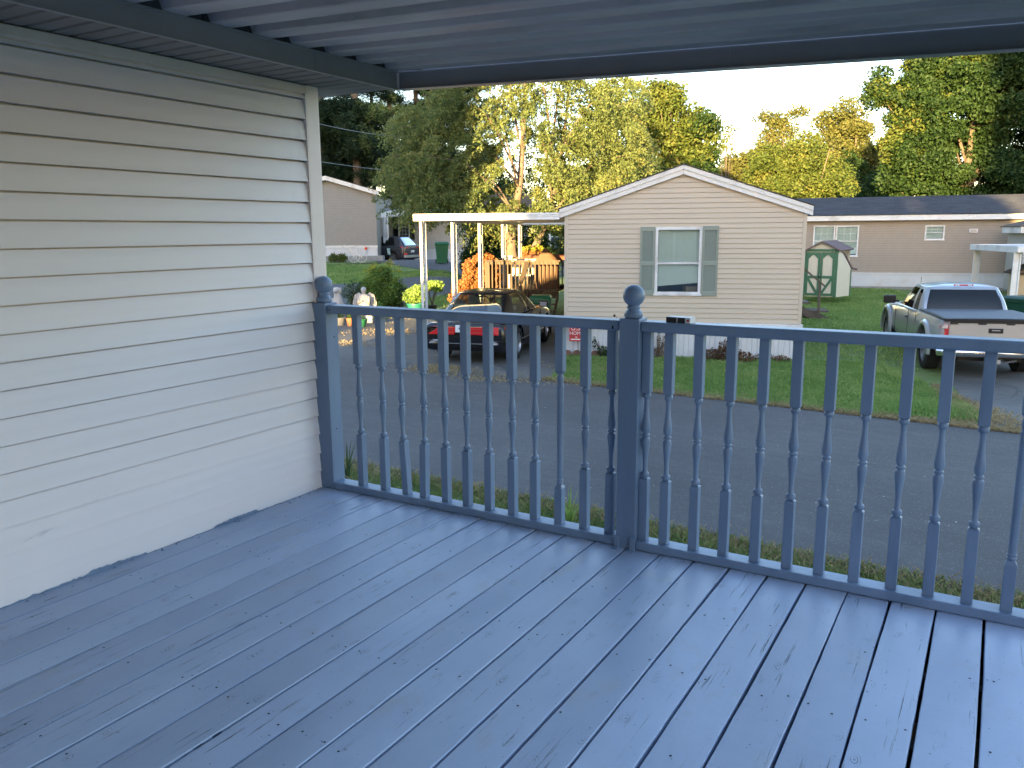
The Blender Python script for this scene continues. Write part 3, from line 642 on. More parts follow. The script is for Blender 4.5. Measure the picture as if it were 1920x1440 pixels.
for (px, py, n_s, ln_, an_) in ((82, 998, 4, .07, .25), (60, 1008, 2, .05, .2), (200, 925, 4, .02, .5), (180, 932, 4, .02, .5), (222, 917, 3, .015, .4)):
    mb = MB(); d_ = ray(px, py); P_ = np.array([0,0,EYE])+d_*(-2.987/d_[0])
    for _ in range(n_s):
        o_ = rng.normal(0, .012, 2); l_ = ln_*random.uniform(.4, 1); c_, s_ = math.cos(an_+random.gauss(0, .1))*l_/2, math.sin(an_+random.gauss(0, .1))*l_/2; h_ = random.uniform(.0006, .0016); y_, z_ = P_[1]+o_[0], P_[2]+o_[1]*.5
        mb.add([(-2.9855, y_-c_, z_-s_), (-2.9855, y_, z_+h_), (-2.9855, y_+c_, z_+s_), (-2.9855, y_, z_-h_)], [(0,1,2,3)])
    part(mb, 'scuff', M['scuff'], home, recalc=False)['kind'] = 'stuff'
# ================================================================== porch roof
porch = thing('porch_roof', 'ribbed grey metal roof overhead covering the deck', 'porch roof', (-.9, 0, 0))
def zr(x): return 2.119-.041*(x+2.7)
mb = MB(); PIT_ = .2095; y = 3.415; prof = []
while y > -3.7:
    prof += [(y, 0), (y-.092, 0), (y-.098, .004), (y-.112, .046), (y-.118, .050), (y-.184, .050), (y-.190, .046), (y-.2035, .004)]
    y -= PIT_
P = []
for x in np.linspace(-2.80, .62, 26):
    P.append([(x, a, zr(x)+b) for a, b in prof])
mb.grid(P)
part(mb, 'roof_pans', M['pan'], porch, smooth=20, recalc=False)
mb = MB()                                                     # beam on the street side, a pressed channel
for a, b in ((-2.69, -1.0), (-.9985, .62)):
    P = []
    for x in (a, b):
        z = zr(x); P.append([(x, 3.418, z+.02), (x, 3.418, z-.082), (x, 3.400, z-.0835), (x, 3.400, z-.087), (x, 3.462, z-.087), (x, 3.462, z+.062), (x, 3.418, z+.062), (x, 3.418, z+.02)])
    mb.grid(P); mb.add(P[0][:-1], [tuple(range(7))]); mb.add(P[1][:-1], [tuple(range(7))])
part(mb, 'front_beam', M['beam'], porch, bevel=.0015)
mb = MB(); mb.box(.54, .60, -3.6, 3.41, zr(.57)-.10, zr(.57)-.002); part(mb, 'outer_beam', M['beam'], porch)
for yy in (-3.5, -.6):
    mb = MB(); mb.box(.54, .60, yy-.03, yy+.03, 0, zr(.57)-.10); part(mb, 'support_post', M['white'], porch)
mb = MB(); mb.bar((-2.68, 3.36, 2.128), (-2.53, 3.40, 2.113), .02, .012); part(mb, 'hanger_strap', M['fascia'], porch)

# ================================================================== homes across the street
def lap(mb, x0, x1, z0, z1, pitch, top=None, holes=(), yf=0.0, proud=.016, gap=.0042):
    """lap siding on the plane y = yf facing -y; top(z) gives the rake limits; holes are (x0,x1,z0,z1)"""
    def strip(a, b, z, zz, lip):
        a2, b2 = a, b
        if top:
            lo, hi = top(z), top(zz)
            if lo[1] <= lo[0]: return
            a, b = max(a, lo[0]), min(b, lo[1]); a2, b2 = max(a2, hi[0]), min(b2, hi[1])
            if a2 > b2: a2 = b2 = (a2+b2)/2
            if b <= a: return
        f = 1 if lip else .5
        mb.add([(a, yf+.004, z), (b, yf+.004, z), (b, yf-proud*f, z), (a, yf-proud*f, z), (b, yf-proud*.92*f, z+.012*f), (a, yf-proud*.92*f, z+.012*f), (b2, yf-.001, zz), (a2, yf-.001, zz)],
               [(0,1,2,3), (3,2,4,5), (5,4,6,7)])
    z = z0
    while z < z1-.005:
        zz = min(z+pitch, z1); top_ = zz-gap; segs = [(x0, x1)]
        for h in holes:
            if top_ > h[2] and z < h[3]:
                n = []
                for a, b in segs:
                    if h[0] > a and h[1] < b:
                        n += [(a, h[0]), (h[1], b)]
                        if z < h[2]-.01: strip(h[0], h[1], z, h[2], True)
                        if top_ > h[3]+.01: strip(h[0], h[1], h[3], top_, False)
                    else: n.append((a, b))
                segs = n
        for a, b in segs: strip(a, b, z, top_, True)
        z += pitch
    bk = [q for q in [(x0, z0)]]
def window(home, x0, x1, z0, z1, yf=0, fr=.055, rail=.5, grid=None, blind=1.0, slope=0, depth=.10, pane='glass', inside='room', muntop=True):
    """a hung sash: frame with sill, two panes, slat blind and the dim room behind"""
    mb = MB(); zm = z0+(z1-z0)*rail
    for a, b, c, d in ((x0, x0+fr, z0, z1), (x1-fr, x1, z0, z1), (x0+fr, x1-fr, z0, z0+fr), (x0+fr, x1-fr, z1-fr, z1)): mb.box(a, b, yf-.035, yf+.06, c, d)
    mb.box(x0+fr, x1-fr, yf-.022, yf+.04, zm-.025, zm+.02)
    wdw = mb.build('window', M['white'], home, bevel=.004)
    mb = MB(); mb.box(x0-.02, x1+.02, yf-.05, yf-.036, z0-.02, z0+.02); mb.build('sill', M['white'], wdw)
    for a, b, y in ((z0+fr, zm-.025, .012), (zm+.02, z1-fr, -.004)):
        mb = MB(); mb.box(x0+fr, x1-fr, yf+y, yf+y+.005, a, b); mb.build('pane', M[pane], wdw)
    if grid:
        mb = MB()
        nx, nz = grid
        for a, b, c in ((z0+fr, zm-.025, .012), (zm+.02, z1-fr, -.004)) if not muntop else ((zm+.02, z1-fr, -.004),):
            for k in range(1, nx): q = x0+fr+(x1-x0-2*fr)*k/nx; mb.box(q-.008, q+.008, yf+c-.006, yf+c-.001, a, b)
            for k in range(1, nz): q = a+(b-a)*k/nz; mb.box(x0+fr, x1-fr, yf+c-.007, yf+c-.002, q-.008, q+.008)
        mb.build('muntin', M['white'], wdw)
    mb = MB(); z = z1-fr-.01; bz = z0+fr+(z1-z0-2*fr)*(1-blind); k = 0
    while z > bz:
        t = (z1-fr-z)/(z1-z0-2*fr); sl = slope*max(0, (t-.6))/.4
        mb.add([(x0+fr+.004, yf+.070, z), (x1-fr-.004, yf+.070, z+sl), (x1-fr-.004, yf+.064, z-.0155+sl), (x0+fr+.004, yf+.064, z-.0155)], [(0,1,2,3)]); z -= .0165
    mb.build('blind', M['blind'], wdw, recalc=False)
    mb = MB(); x0i, x1i = x0+fr*.4, x1-fr*.4
    mb.add([(x0i,yf+.061,z0+.01),(x1i,yf+.061,z0+.01),(x1i,yf+.061,z1-.01),(x0i,yf+.061,z1-.01),(x0i-.1,yf+.9,z0-.1),(x1i+.1,yf+.9,z0-.1),(x1i+.1,yf+.9,z1+.1),(x0i-.1,yf+.9,z1+.1)], [(0,1,5,4),(1,2,6,5),(2,3,7,6),(3,0,4,7),(4,5,6,7)])
    mb.build('interior', M[inside], wdw)
    return wdw
def shutter(home, x0, x1, z0, z1, yf=0, mt='sage'):
    mb = MB(); f = .045; zm = z0+(z1-z0)*.47
    for a, b, c, d in ((x0, x0+f, z0, z1), (x1-f, x1, z0, z1), (x0+f, x1-f, z0, z0+.10), (x0+f, x1-f, z1-.09, z1), (x0+f, x1-f, zm-.04, zm+.04)): mb.box(a, b, yf-.045, yf-.012, c, d)
    for a, b in ((z0+.10, zm-.04), (zm+.04, z1-.09)):
        z = a
        while z < b-.02: mb.add([(x0+f, yf-.040, z), (x1-f, yf-.040, z), (x1-f, yf-.018, z+.030), (x0+f, yf-.018, z+.030), (x1-f, yf-.018, z), (x0+f, yf-.018, z)], [(0,1,2,3), (0,1,4,5)]); z += .031
    return mb.build('shutter', M[mt], home, recalc=False)
def skirting(home, x0, x1, z0, z1, yf, mt='skirt', rib=.11, name='skirting'):
    mb = MB(); P = [[], []]; x = x0
    while x < x1-.01:
        for d, y in ((0, 0), (.045, 0), (.052, .014), (.062, .014), (.069, 0)):
            if x+d < x1: P[0].append((x+d, yf+y, z0)); P[1].append((x+d, yf+y, z1))
        x += rib
    P[0].append((x1, yf, z0)); P[1].append((x1, yf, z1)); mb.grid(P)
    return mb.build(name, M[mt], home, recalc=False)

# ---------- the cream home
ch = thing('mobile_home', 'cream gabled home with one green-shuttered window across the street', 'house', H.O, H.a)
zb = H.hit(1058, 600)[1]; zbR = H.hit(1498, 609)[1]; zb = (zb+zbR)/2
zeL = H.hit(1058, 405)[1]; zeR = H.hit(1507, 402)[1]; ze = (zeL+zeR)/2
xp, zp = H.hit(1278, 326)
print('cream: wall bottom', zb, zbR, 'eave', zeL, zeR, 'peak', xp, zp)
WX0 = 0.0; WX1 = HW; xp = (WX0+WX1)/2; ov = .03
slope = (zp-ze)/(xp+ov)
wx0, wz1 = H.hit(1229.5, 426); wx1, _ = H.hit(1317.5, 426); wx0b, wz0 = H.hit(1227, 552); wx1b, _ = H.hit(1313, 552); wx0 = (wx0+wx0b)/2; wx1 = (wx1+wx1b)/2
def topf(z):
    d = (z-ze)/slope if z > ze else -1
    return (max(WX0+.07, d-ov), min(WX1-.07, WX1-(d-ov)))
mb = MB(); lap(mb, WX0+.07, WX1-.07, zb, zp, .1055, topf, [(wx0+.01, wx1-.01, wz0+.01, wz1-.01)]); mb.build('siding', M['cream'], ch, recalc=False)
def gap_shade_sheet(home, x0, x1, z0, z1, holes=(), gable=None):  # dark sheet behind the laps that colours their gaps as shade
    mb = MB(); xs = sorted([x0, x1]+[q for h in holes for q in (h[0], h[1])])
    for a, b in zip(xs[:-1], xs[1:]):
        h = [q for q in holes if q[0] <= (a+b)/2 <= q[1]]
        if h: mb.box(a, b, .008, .02, z0, h[0][2]); mb.box(a, b, .008, .02, h[0][3], z1)
        else: mb.box(a, b, .008, .02, z0, z1)
    if gable: mb.prism(gable, 'y', .008, .02)
    mb.build('gap_shade', M['dark'], home)
gap_shade_sheet(ch, WX0+.03, WX1-.03, zb, ze-.01, [(wx0+.01, wx1-.01, wz0+.01, wz1-.01)], [(WX0+.1, ze-.005), (WX1-.1, ze-.005), (xp, zp-.03)])
mb = MB(); mb.box(WX0, WX0+.075, -.02, .06, zb, ze); mb.build('corner_trim', M['creamt'], ch, bevel=.004)
mb = MB(); mb.box(WX1-.075, WX1, -.02, .06, zb, ze); mb.build('corner_trim', M['creamt'], ch, bevel=.004)
mb = MB()
for a, b, c, d in ((WX0, WX0+.02, .06, 17.5), (WX1-.02, WX1, .06, 17.5)): mb.box(a, b, c, d, zb, ze)
mb.box(WX0, WX1, 17.5, 17.52, zb, ze); mb.build('side_walls', M['cream'], ch)
mb = MB()                                                     # rake boards: two-step white fascia, and the slab over them
def rake(x0, z0, x1, z1, h, y0, y1, m=0):
    mb.add([(x0,y0,z0),(x1,y0,z1),(x1,y0,z1+h),(x0,y0,z0+h),(x0,y1,z0),(x1,y1,z1),(x1,y1,z1+h),(x0,y1,z0+h)], [(0,1,2,3),(7,6,5,4),(0,4,5,1),(1,5,6,2),(2,6,7,3),(3,7,4,0)], m)
eo = .10; zE = ze-(eo-ov)*slope
for s in (0, 1):
    xa, xb = (WX0-eo, xp-.002) if s == 0 else (WX1+eo, xp+.002)
    rake(xa, zE-.01, xb, zp-.01, .10, -.085, -.06); rake(xa, zE+.09, xb, zp+.09, .088, -.11, -.06)
mb.build('rake_board', M['white'], ch)
mb = MB()
for s in (0, 1):
    xa, xb = (WX0-eo, xp-.002) if s == 0 else (WX1+eo, xp+.002)
    rake(xa, zE+.005, xb, zp+.005, .012, -.06, .0)
mb.build('soffit', M['soffit'], ch)
mb = MB()
for s in (0, 1):
    xa, xb = (WX0-eo-.02, xp) if s == 0 else (WX1+eo+.02, xp)
    rake(xa, zE+.179, xb, zp+.184, .018, -.13, 17.7)
mb.build('roof', M['roofd'], ch)
mb = MB(); mb.box(WX0-.01, WX1+.03, -.075, .03, zb-.085, zb-.004); mb.box(WX0-.03, WX1+.05, -.095, .03, zb-.13, zb-.086); mb.build('skirting_cap', M['white'], ch, bevel=.006)
skirting(ch, WX0+.04, WX1-.06, -.25, zb-.13, .0)
mb = MB(); mb.box(WX0+.03, WX0+.05, .0, 17, -.2, zb-.1); mb.box(WX1-.07, WX1-.05, .0, 17, -.2, zb-.1); mb.build('side_skirting', M['skirt'], ch)
window(ch, wx0, wx1, wz0, wz1, fr=.06, rail=.47, blind=.90, slope=.10)
mb = MB(); mb.box(wx1-.34, wx1-.10, .15, .4, wz0-.02, wz0+.17); mb.rot(0, R(14), 'Z', (wx1-.2, .27, 0)); mb.build('stored_box', M['cardboard'], ch)
sx = H.hit(1200, 490)[0]; shutter(ch, sx, wx0-.008, wz0-.02, wz1+.01); sx = H.hit(1346, 490)[0]; shutter(ch, wx1+.008, sx, wz0-.02, wz1+.02)

# ---------- its carport
cp = thing('carport', 'white metal carport joined to the cream home, black sedan under it', 'carport', H.wld(-3.2, .2), H.a)
_o = H.wld(-3.2, .2)
PX = [792, 850, 900, 943, 974.5]
q1 = H.loc(onz(797, 653)); x1c = q1[0]
cz = H.hit(920, 412, 0)[1]                                   # underside height at the front edge
xl = H.hit(776.5, 410, 0)[0]; czt = H.hit(776.5, 403)[1]
print('carport post x', x1c, 'y', q1[1], 'roof left', xl, 'z', cz, czt)
CY1 = 11.0
ysp = [H.side(px, 425, x1c)[0] for px in PX]; print('post ys', ysp)
CY1 = ysp[-1]+.5
def cpo(mb, name, mt, **k):
    mb.v = [(x+3.2, y-.2, z) for x, y, z in mb.v]; return mb.build(name, mt, cp, **k)
zc0 = cz-.01
mb = MB(); mb.prism([(-.075, zc0), (-.05, zc0), (-.05, zc0+.15), (-.075, zc0+.15), (-.082, zc0+.11), (-.075, zc0+.10), (-.075, zc0+.06), (-.068, zc0+.055)], 'x', xl, -.105)
for a, b, c, d in ((xl, xl+.05, -.05, CY1), (xl, -.02, CY1-.05, CY1)): mb.box(a, b, c, d, zc0, zc0+.15)
cpo(mb, 'fascia', M['white'])
mb = MB(); P = []; pf = []; y = -.045
while y < CY1-.06: pf += [(y, 0), (y+.16, 0), (y+.175, .03), (y+.235, .03), (y+.25, 0)]; y += .25
pf = [p for p in pf if p[0] < CY1-.05]
P = [[(x, a, zc0+.07+b) for a, b in pf] for x in (xl+.05, -.02)]; mb.grid(P); cpo(mb, 'roof_panel', M['white'], recalc=False)
for i, y in enumerate(ysp):
    mb = MB()
    for dx, dy in ((0, -.10), (.03, .10)):
        x = x1c+dx; mb.box(x-.018, x+.018, y+dy-.028, y+dy+.028, -.02, zc0); 
        mb.box(x-.030, x-.018, y+dy-.034, y+dy-.026, -.02, zc0); mb.box(x+.018, x+.030, y+dy-.034, y+dy-.026, -.02, zc0)
    for z in np.arange(.15, zc0, .19):
        mb.bar((x1c+.005, y-.07, z), (x1c+.025, y+.07, z+.09), .006, .02); mb.bar((x1c+.005, y-.07, z+.18), (x1c+.025, y+.07, z+.09), .006, .02)
    mb.box(x1c-.05, x1c+.08, y-.16, y+.16, -.01, .008)
    cpo(mb, 'post', M['white'])
p = H.wld(x1c, ysp[2]-.16, 0)
def pz(px, py, dep): return at(px, py, dep)
t = thing('birdhouse', 'small dark box fixed to the third carport post', 'bird house', (p[0], p[1], H.hit(903, 450, ysp[2])[1]+G), H.a)
mb = MB(); mb.box(.03, .14, -.10, .0, -.09, .09); mb.prism([(.01, .09), (.16, .09), (.085, .16)], 'y', -.12, .02); mb.build('box', M['black'], t)
mb = MB(); mb.lathe([(.02, -.104), (.0001, -.106)], (.085, 0, .03), 10, axis='y'); mb.build('entry_hole', M['hole'], t)
q = H.wld(H.hit(950.5, 440, ysp[3]+1.0)[0], ysp[3]+1.0, 0); zz = H.hit(950.5, 444, ysp[3]+1.0)[1]+G
t = thing('wind_chime', 'pale wooden plaque hanging by a cord under the carport roof', 'hanging ornament', (q[0], q[1], zz), H.a)
mb = MB(); mb.tube([(0,0,.12), (0,0,zc0+G-zz+.06)], .012, 6); mb.build('cord', M['plastw'], t)
mb = MB(); mb.prism([(-.11,0), (0,-.13), (.11,0), (.05,.13), (-.05,.13)], 'y', -.02, .02); mb.build('plaque', M['canvas'], t, bevel=.01)

# ---------- timber deck behind the sedan
dy = 7.3
ax0, az = H.hit(913, 489, dy); ax1, _ = H.hit(1048, 489, dy); DZ = az-.92
print('wood deck x', ax0, ax1, 'rail z', az)
wd = thing('timber_porch', 'weathered timber porch with upright slats under the carport', 'porch', H.wld((ax0+ax1)/2, dy+1.5), H.a)
ox, oy = (ax0+ax1)/2, dy+1.5
def wdb(mb, name, mt, **k):
    mb.v = [(x-ox, y-oy, z) for x, y, z in mb.v]; return mb.build(name, mt, wd, **k)
ax1 = -.25 if ax1 > -.25 else ax1
mb = MB()
for k in range(22): mb.box(ax0, ax1, dy+.02+k*.145, dy+.155+k*.145, DZ-.03, DZ)
wdb(mb, 'floor', M['wood'])
mb = MB(); mb.box(ax0, ax1, dy-.04, dy, DZ-.22, DZ-.031); mb.box(ax0-.04, ax0, dy-.04, dy+3.2, DZ-.22, DZ-.031); wdb(mb, 'rim', M['wood'])
for (xa, ya, xb, yb) in ((ax0, dy-.02, ax1, dy-.02), (ax0, dy, ax0, dy+3.2), (ax0, dy+3.2, ax1, dy+3.2)):
    ln = math.hypot(xb-xa, yb-ya); nb = int(ln/.125); ux, uy = (xb-xa)/ln, (yb-ya)/ln
    mb = MB(); mb.bar((xa-ux*.05, ya-uy*.05, az), (xb+ux*.05, yb+uy*.05, az), .14, .035); mb.bar((xa, ya, az-.07), (xb, yb, az-.07), .035, .085); wdb(mb, 'rail', M['wood'])
    for k in range(nb+1):
        d = .06+k*.125
        if d > ln: break
        mb = MB(); x, y = xa+ux*d-uy*.03, ya+uy*d-ux*.04; w_ = .018 if k % 9 else .045
        mb.box(x-w_, x+w_, y-w_, y+w_, DZ-.2 if w_ < .03 else 0, az-.03); wdb(mb, 'slat', M['wood'])
# stair coming towards the street
sxx = ax1-.02
mb = MB()
for s in (0, .95):
    mb.prism([(dy-.05, DZ), (dy-1.35, 0), (dy-1.1, 0), (dy-.05, DZ-.28)], 'x', sxx-s-.02, sxx-s+.02)
for k in range(4): mb.box(sxx-.95, sxx, dy-.05-.31*(k+1), dy-.05-.31*k+.02, DZ*(4-k)/5-.03, DZ*(4-k)/5)
wdb(mb, 'stair', M['wood'])
mb = MB(); mb.box(sxx-1.0, sxx-.91, dy-1.25, dy-1.16, 0, DZ+.22); wdb(mb, 'newel_post', M['wood'])
mb = MB(); mb.bar((sxx-.955, dy+.03, az+.01), (sxx-.955, dy-1.25, az-.62), .14, .04); wdb(mb, 'handrail', M['wood'])
# furniture on it
t = thing('bench', 'pale slatted bench seen through the timber porch slats', 'bench', H.wld(ax0+1.2, dy+1.2, DZ), H.a)
mb = MB(); mb.box(-.75, .75, -.25, .25, .40, .44); mb.build('seat', M['plastw'], t)
mb = MB()
for k in range(9): mb.box(-.72+k*.17, -.62+k*.17, .24, .27, .44, .86)
mb.box(-.77, .77, .235, .275, .86, .93); mb.build('backrest', M['plastw'], t)
for sx_ in (-.7, .7):
    for sy_ in (-.2, .2): mb = MB(); mb.box(sx_-.03, sx_+.03, sy_-.03, sy_+.03, 0, .40); mb.build('leg', M['plastw'], t)
t = thing('patio_table', 'low table under a red-brown cloth on the timber porch', 'table', H.wld(ax0+1.75, dy+2.2, DZ), H.a)
mb = MB(); P = []
for i in range(17):
    r = []
    for j in range(9):
        u = -1.0+i/8; v = -.5+j/8; e = max(abs(u)-.85, abs(v)-.4, 0)
        r.append((u, v, az-DZ+.13-e*1.6+.02*math.sin(u*7)*math.cos(v*5)))
    P.append(r)
mb.grid(P); mb.build('cloth', M['redcov'], t, smooth=50, recalc=False)
for sx_ in (-.8, .8):
    for sy_ in (-.35, .35): mb = MB(); mb.box(sx_-.025, sx_+.025, sy_-.025, sy_+.025, 0, az-DZ+.07); mb.build('leg', M['woodd'], t)
gx = H.hit(1027, 475, dy+.9)[0]
t = thing('covered_grill', 'grill under a peaked tan canvas cover on the timber porch', 'grill', H.wld(gx, dy+.9, DZ), H.a)
mb = MB()
lv = [(0, .38, .30), (.5, .38, .30), (.88, .36, .28), (.98, .31, .22), (1.10, .20, .13), (1.22, .10, .06), (1.30, .03, .02)]
P = []
for k, (z, a, b) in enumerate(lv):
    r = []
    for j in range(28):
        th = 2*math.pi*j/28; c, s = math.cos(th), math.sin(th); rr = 1/max(abs(c)**3+abs(s)**3, .01)**(1/3)*(1+.03*math.sin(th*7+z*3))
        r.append((-.08*k/6+a*c*rr, b*s*rr, z))
    P.append(r)
mb.grid(P, close=True); mb.build('cover', M['canvas'], t, smooth=60)
mb = MB(); mb.lathe([(.05,-.44),(.05,.44)], (.3,.2,.05), 10, axis='x'); mb.build('wheel', M['black'], t)
t = thing('storage_bin', 'low grey lidded box standing on the timber porch rail corner', 'box', H.wld(H.hit(955, 485, dy+.3)[0], dy+.25, az+.018), H.a)
mb = MB(); mb.box(-.13, .13, -.08, .08, 0, .11); mb.build('body', M['concrete'], t, bevel=.01)
mb = MB(); mb.box(-.14, .14, -.09, .09, .11, .135); mb.build('lid', M['plastw'], t, bevel=.005)

# ---------- wheeled bins
def wheelie(label, loc, rz, h=1.07, wd=.56, dp=.62, mt='bin'):
    t = thing('wheelie_bin', label, 'trash bin', loc, rz, 'green wheeled trash bins')
    mb = MB(); P = []
    for z, k in ((.06, .74), (.12, .76), (h*.80, .93), (h*.82, 1.0), (h*.90, 1.0)):
        a, b = wd/2*k, dp/2*k; P.append([(-a, -b, z), (a, -b, z), (a, b, z), (-a, b, z)])
    mb.grid(P, close=True); mb.add(P[0], [(0,1,2,3)]); mb.add(P[-1], [(0,1,2,3)]); mb.build('body', M[mt], t, bevel=.02)
    mb = MB(); P = [[(-wd*.53, -dp*.56, h*.90), (-wd*.53, dp*.5, h*.90)], [(-wd*.53, -dp*.55, h*.945), (-wd*.53, dp*.5, h*.945)], [(-wd*.42, -dp*.40, h), (-wd*.42, dp*.40, h)], [(wd*.42, -dp*.40, h), (wd*.42, dp*.40, h)], [(wd*.53, -dp*.55, h*.945), (wd*.53, dp*.5, h*.945)], [(wd*.53, -dp*.56, h*.90), (wd*.53, dp*.5, h*.90)]]
    mb.grid(P); mb.add([q[0] for q in P], [(0,1,2,3,4,5)]); mb.add([q[1] for q in P], [(5,4,3,2,1,0)]); mb.build('lid', M[mt], t, bevel=.012)
    mb = MB(); mb.tube([(-wd*.45, dp*.5, h*.86), (-wd*.45, dp*.6, h*.88), (wd*.45, dp*.6, h*.88), (wd*.45, dp*.5, h*.86)], .016, 8); mb.build('handle', M[mt], t)
    for s in (-1, 1):
        mb = MB(); mb.lathe([(.03,-.03),(.12,-.03),(.135,-.015),(.135,.015),(.12,.03),(.03,.03)], (s*wd*.44, dp*.36, .135), 18, axis='x'); mb.build('wheel', M['blackm'], t, smooth=40)
    return t
b1 = onz(1014, 627); wheelie('green wheeled bin beside the timber porch stair behind the sedan', b1, H.a+R(6))
b2 = ong(829, 495); wheelie('green wheeled bin far back beside the dark SUV', (b2[0], b2[1], gz(b2[0], b2[1])), R(38), 1.2, .74, .7)

# ---------- yard sign, edging bricks, dead shrubs along the skirting
sp = H.wld(H.hit(1080.5, 640, -.22)[0], -.22); szc = H.hit(1080, 618, -.22)[1]; szb = H.hit(1080, 640, -.22)[1]
t = thing('yard_sign', 'small red and white notice on a stake by the white skirting', 'sign', sp, H.a)
hw_ = .155; zt_ = szb+.38
mb = MB(); mb.box(-hw_, hw_, -.006, .006, szb, zt_); mb.build('board', M['signr'], t)
mb = MB(); mb.bar((.05, .012, -.1), (.02, .012, zt_-.05), .03, .012); mb.build('stake', M['woodd'], t)
def text(s, size, x, z, y, parent, mt, name='lettering', ext=.001):
    cu = bpy.data.curves.new(name, 'FONT'); cu.body = s; cu.size = size; cu.align_x = 'CENTER'; cu.extrude = ext; cu.resolution_u = 3
    o = bpy.data.objects.new('tmp', cu); C.objects.link(o)
    dg = bpy.context.evaluated_depsgraph_get(); me = bpy.data.meshes.new_from_object(o.evaluated_get(dg)); bpy.data.objects.remove(o)
    q = bpy.data.objects.new(name, me); C.objects.link(q); me.materials.clear(); me.materials.append(mt); q.parent = parent; q.location = (x, y, z); q.rotation_euler = (R(90), 0, 0); return q
text('U.S.', .155, 0, zt_-.135, -.008, t, M['signw']); text('HOME', .105, 0, zt_-.235, -.008, t, M['signw'])
mb = MB(); mb.box(-.12, .12, -.0075, -.006, szb+.035, szb+.058); mb.box(-.02, .02, -.0075, -.006, szb+.085, szb+.105); mb.build('small_print', M['signw'], t)
for k in range(9):
    x = .02+k*.20+random.uniform(-.01, .01)
    if 1.0 < x < 1.1: continue
    p = H.wld(x+.09, -.14+random.uniform(-.02, .02)); t = thing('edging_brick', 'scalloped red edging brick along the white skirting', 'edging brick', p, H.a+R(random.uniform(-6, 6)), 'scalloped red edging bricks')
    mb = MB(); mb.prism([(-.09, -.03), (.09, -.03), (.09, .09), (.06, .125), (0, .14), (-.06, .125), (-.09, .09)], 'y', -.03, .03); mb.build('brick', M['brick'], t, bevel=.006)

def cluster(cs, n, size, flat=.0, asp=.55, shell=.55, droop=0):
    """n leaves scattered over a list of (centre, radii); returns (N,4,3)"""
    cs = [(np.array(c, float), np.array(r if hasattr(r, '__len__') else (r, r, r), float)) for c, r in cs]
    wts = np.array([r[0]*r[1]+r[1]*r[2] for _, r in cs]); wts /= wts.sum(); idx = rng.choice(len(cs), n, p=wts)
    Cc = np.array([c for c, _ in cs])[idx]; Rr = np.array([r for _, r in cs])[idx]
    d = rng.normal(0, 1, (n, 3)); d /= np.linalg.norm(d, axis=1)[:, None]; rad = (shell+(1-shell)*rng.uniform(0, 1, n)**.5)*rng.uniform(.82, 1.12, n)
    P = Cc+d*Rr*rad[:, None]
    return leafat(P, size, asp, flat, droop)
def leafat(P, size, asp=.55, flat=0, droop=0):
    n = len(P); s = size*rng.uniform(.6, 1.35, n)
    a = rng.normal(0, 1, (n, 3)); a[:, 2] *= (1-flat); a[:, 2] -= droop; a /= np.linalg.norm(a, axis=1)[:, None]
    t = rng.normal(0, 1, (n, 3)); b = np.cross(a, t); b /= np.linalg.norm(b, axis=1)[:, None]
    A = a*s[:, None]*.5; B = b*s[:, None]*.5*asp; k = np.cross(a, b)*s[:, None]*.12
    return np.stack([P-A, P+B+k, P+A, P-B+k], 1)
def shrub(name, label, cat, base, cs, n, size, mt, stems=5, kindm='bark', group=None, extra=None, asp=.55, shell=.4, flat=0, hstem=.3):
    b = np.array(base, float); t = thing(name, label, cat, b, 0, group)
    o = quads(cluster(cs, n, size, flat, asp, shell), 'foliage', M[mt], t)
    mb = MB()
    for k in range(stems):
        c = random.choice(cs)[0]; mb.tube([(random.gauss(0, .03), random.gauss(0, .03), -.05), (c[0]*.3, c[1]*.3, c[2]*.5), (c[0]+random.gauss(0,.05), c[1]+random.gauss(0,.05), c[2]+.05)], [.02*hstem/.3, .013*hstem/.3, .005], 6)
    mb.build('stems', M[kindm], t)
    if extra:
        for (cs2, n2, s2, m2, nm) in extra: quads(cluster(cs2, n2, s2, flat, asp, shell), nm, M[m2], t)
    return t
def hp(px, py, y): x, z = H.hit(px, py, y); return H.wld(x, y, 0), z
p, _ = hp(1365, 640, -.35)
shrub('dead_shrub', 'dry brown shrub sprawling against the white skirting', 'shrub', p, [((-.35,0,.12),(.30,.2,.15)), ((0,0,.14),(.35,.2,.18)), ((.3,0,.10),(.3,.2,.14)), ((.12,.1,.35),(.10,.06,.22)), ((-.1,.1,.3),(.15,.08,.15))], 1700, .055, 'dead', 22)
p, _ = hp(1452, 660, -.25)
shrub('dead_shrub', 'low wispy weeds at the right end of the white skirting', 'shrub', p, [((-.2,0,.08),(.22,.12,.10)), ((.15,0,.06),(.2,.12,.10))], 420, .05, 'dead', 14)
p, _ = hp(1232, 640, -.22)
shrub('vine', 'thin climbing vine against the white skirting beside the middle post', 'vine', p, [((0,.05,.12),(.16,.1,.14)), ((.0,.12,.4),(.05,.03,.28)), ((.10,.12,.3),(.04,.03,.2))], 420, .045, 'dead', 12)
p, _ = hp(1130, 640, -.25)
shrub('weed', 'small leafy weed growing by the red edging bricks', 'plant', p, [((0,0,.14),(.14,.10,.14)), ((-.25,.1,.3),(.05,.03,.16)), ((.12,0,.1),(.1,.1,.1)), ((.22,.1,.35),(.03,.03,.25))], 420, .05, 'hedge', 9)
p, _ = hp(1122, 600, -.6)
t = thing('weed_stalk', 'thin dry weed stalk bending past the middle blue post', 'plant', (-1.37, 3.5, G)); 
s0 = np.array([0,0,EYE])+ray(1160, 640)*(3.3/ray(1160, 640)[1]); s1 = np.array([0,0,EYE])+ray(1156, 594)*(3.3/ray(1156, 594)[1])
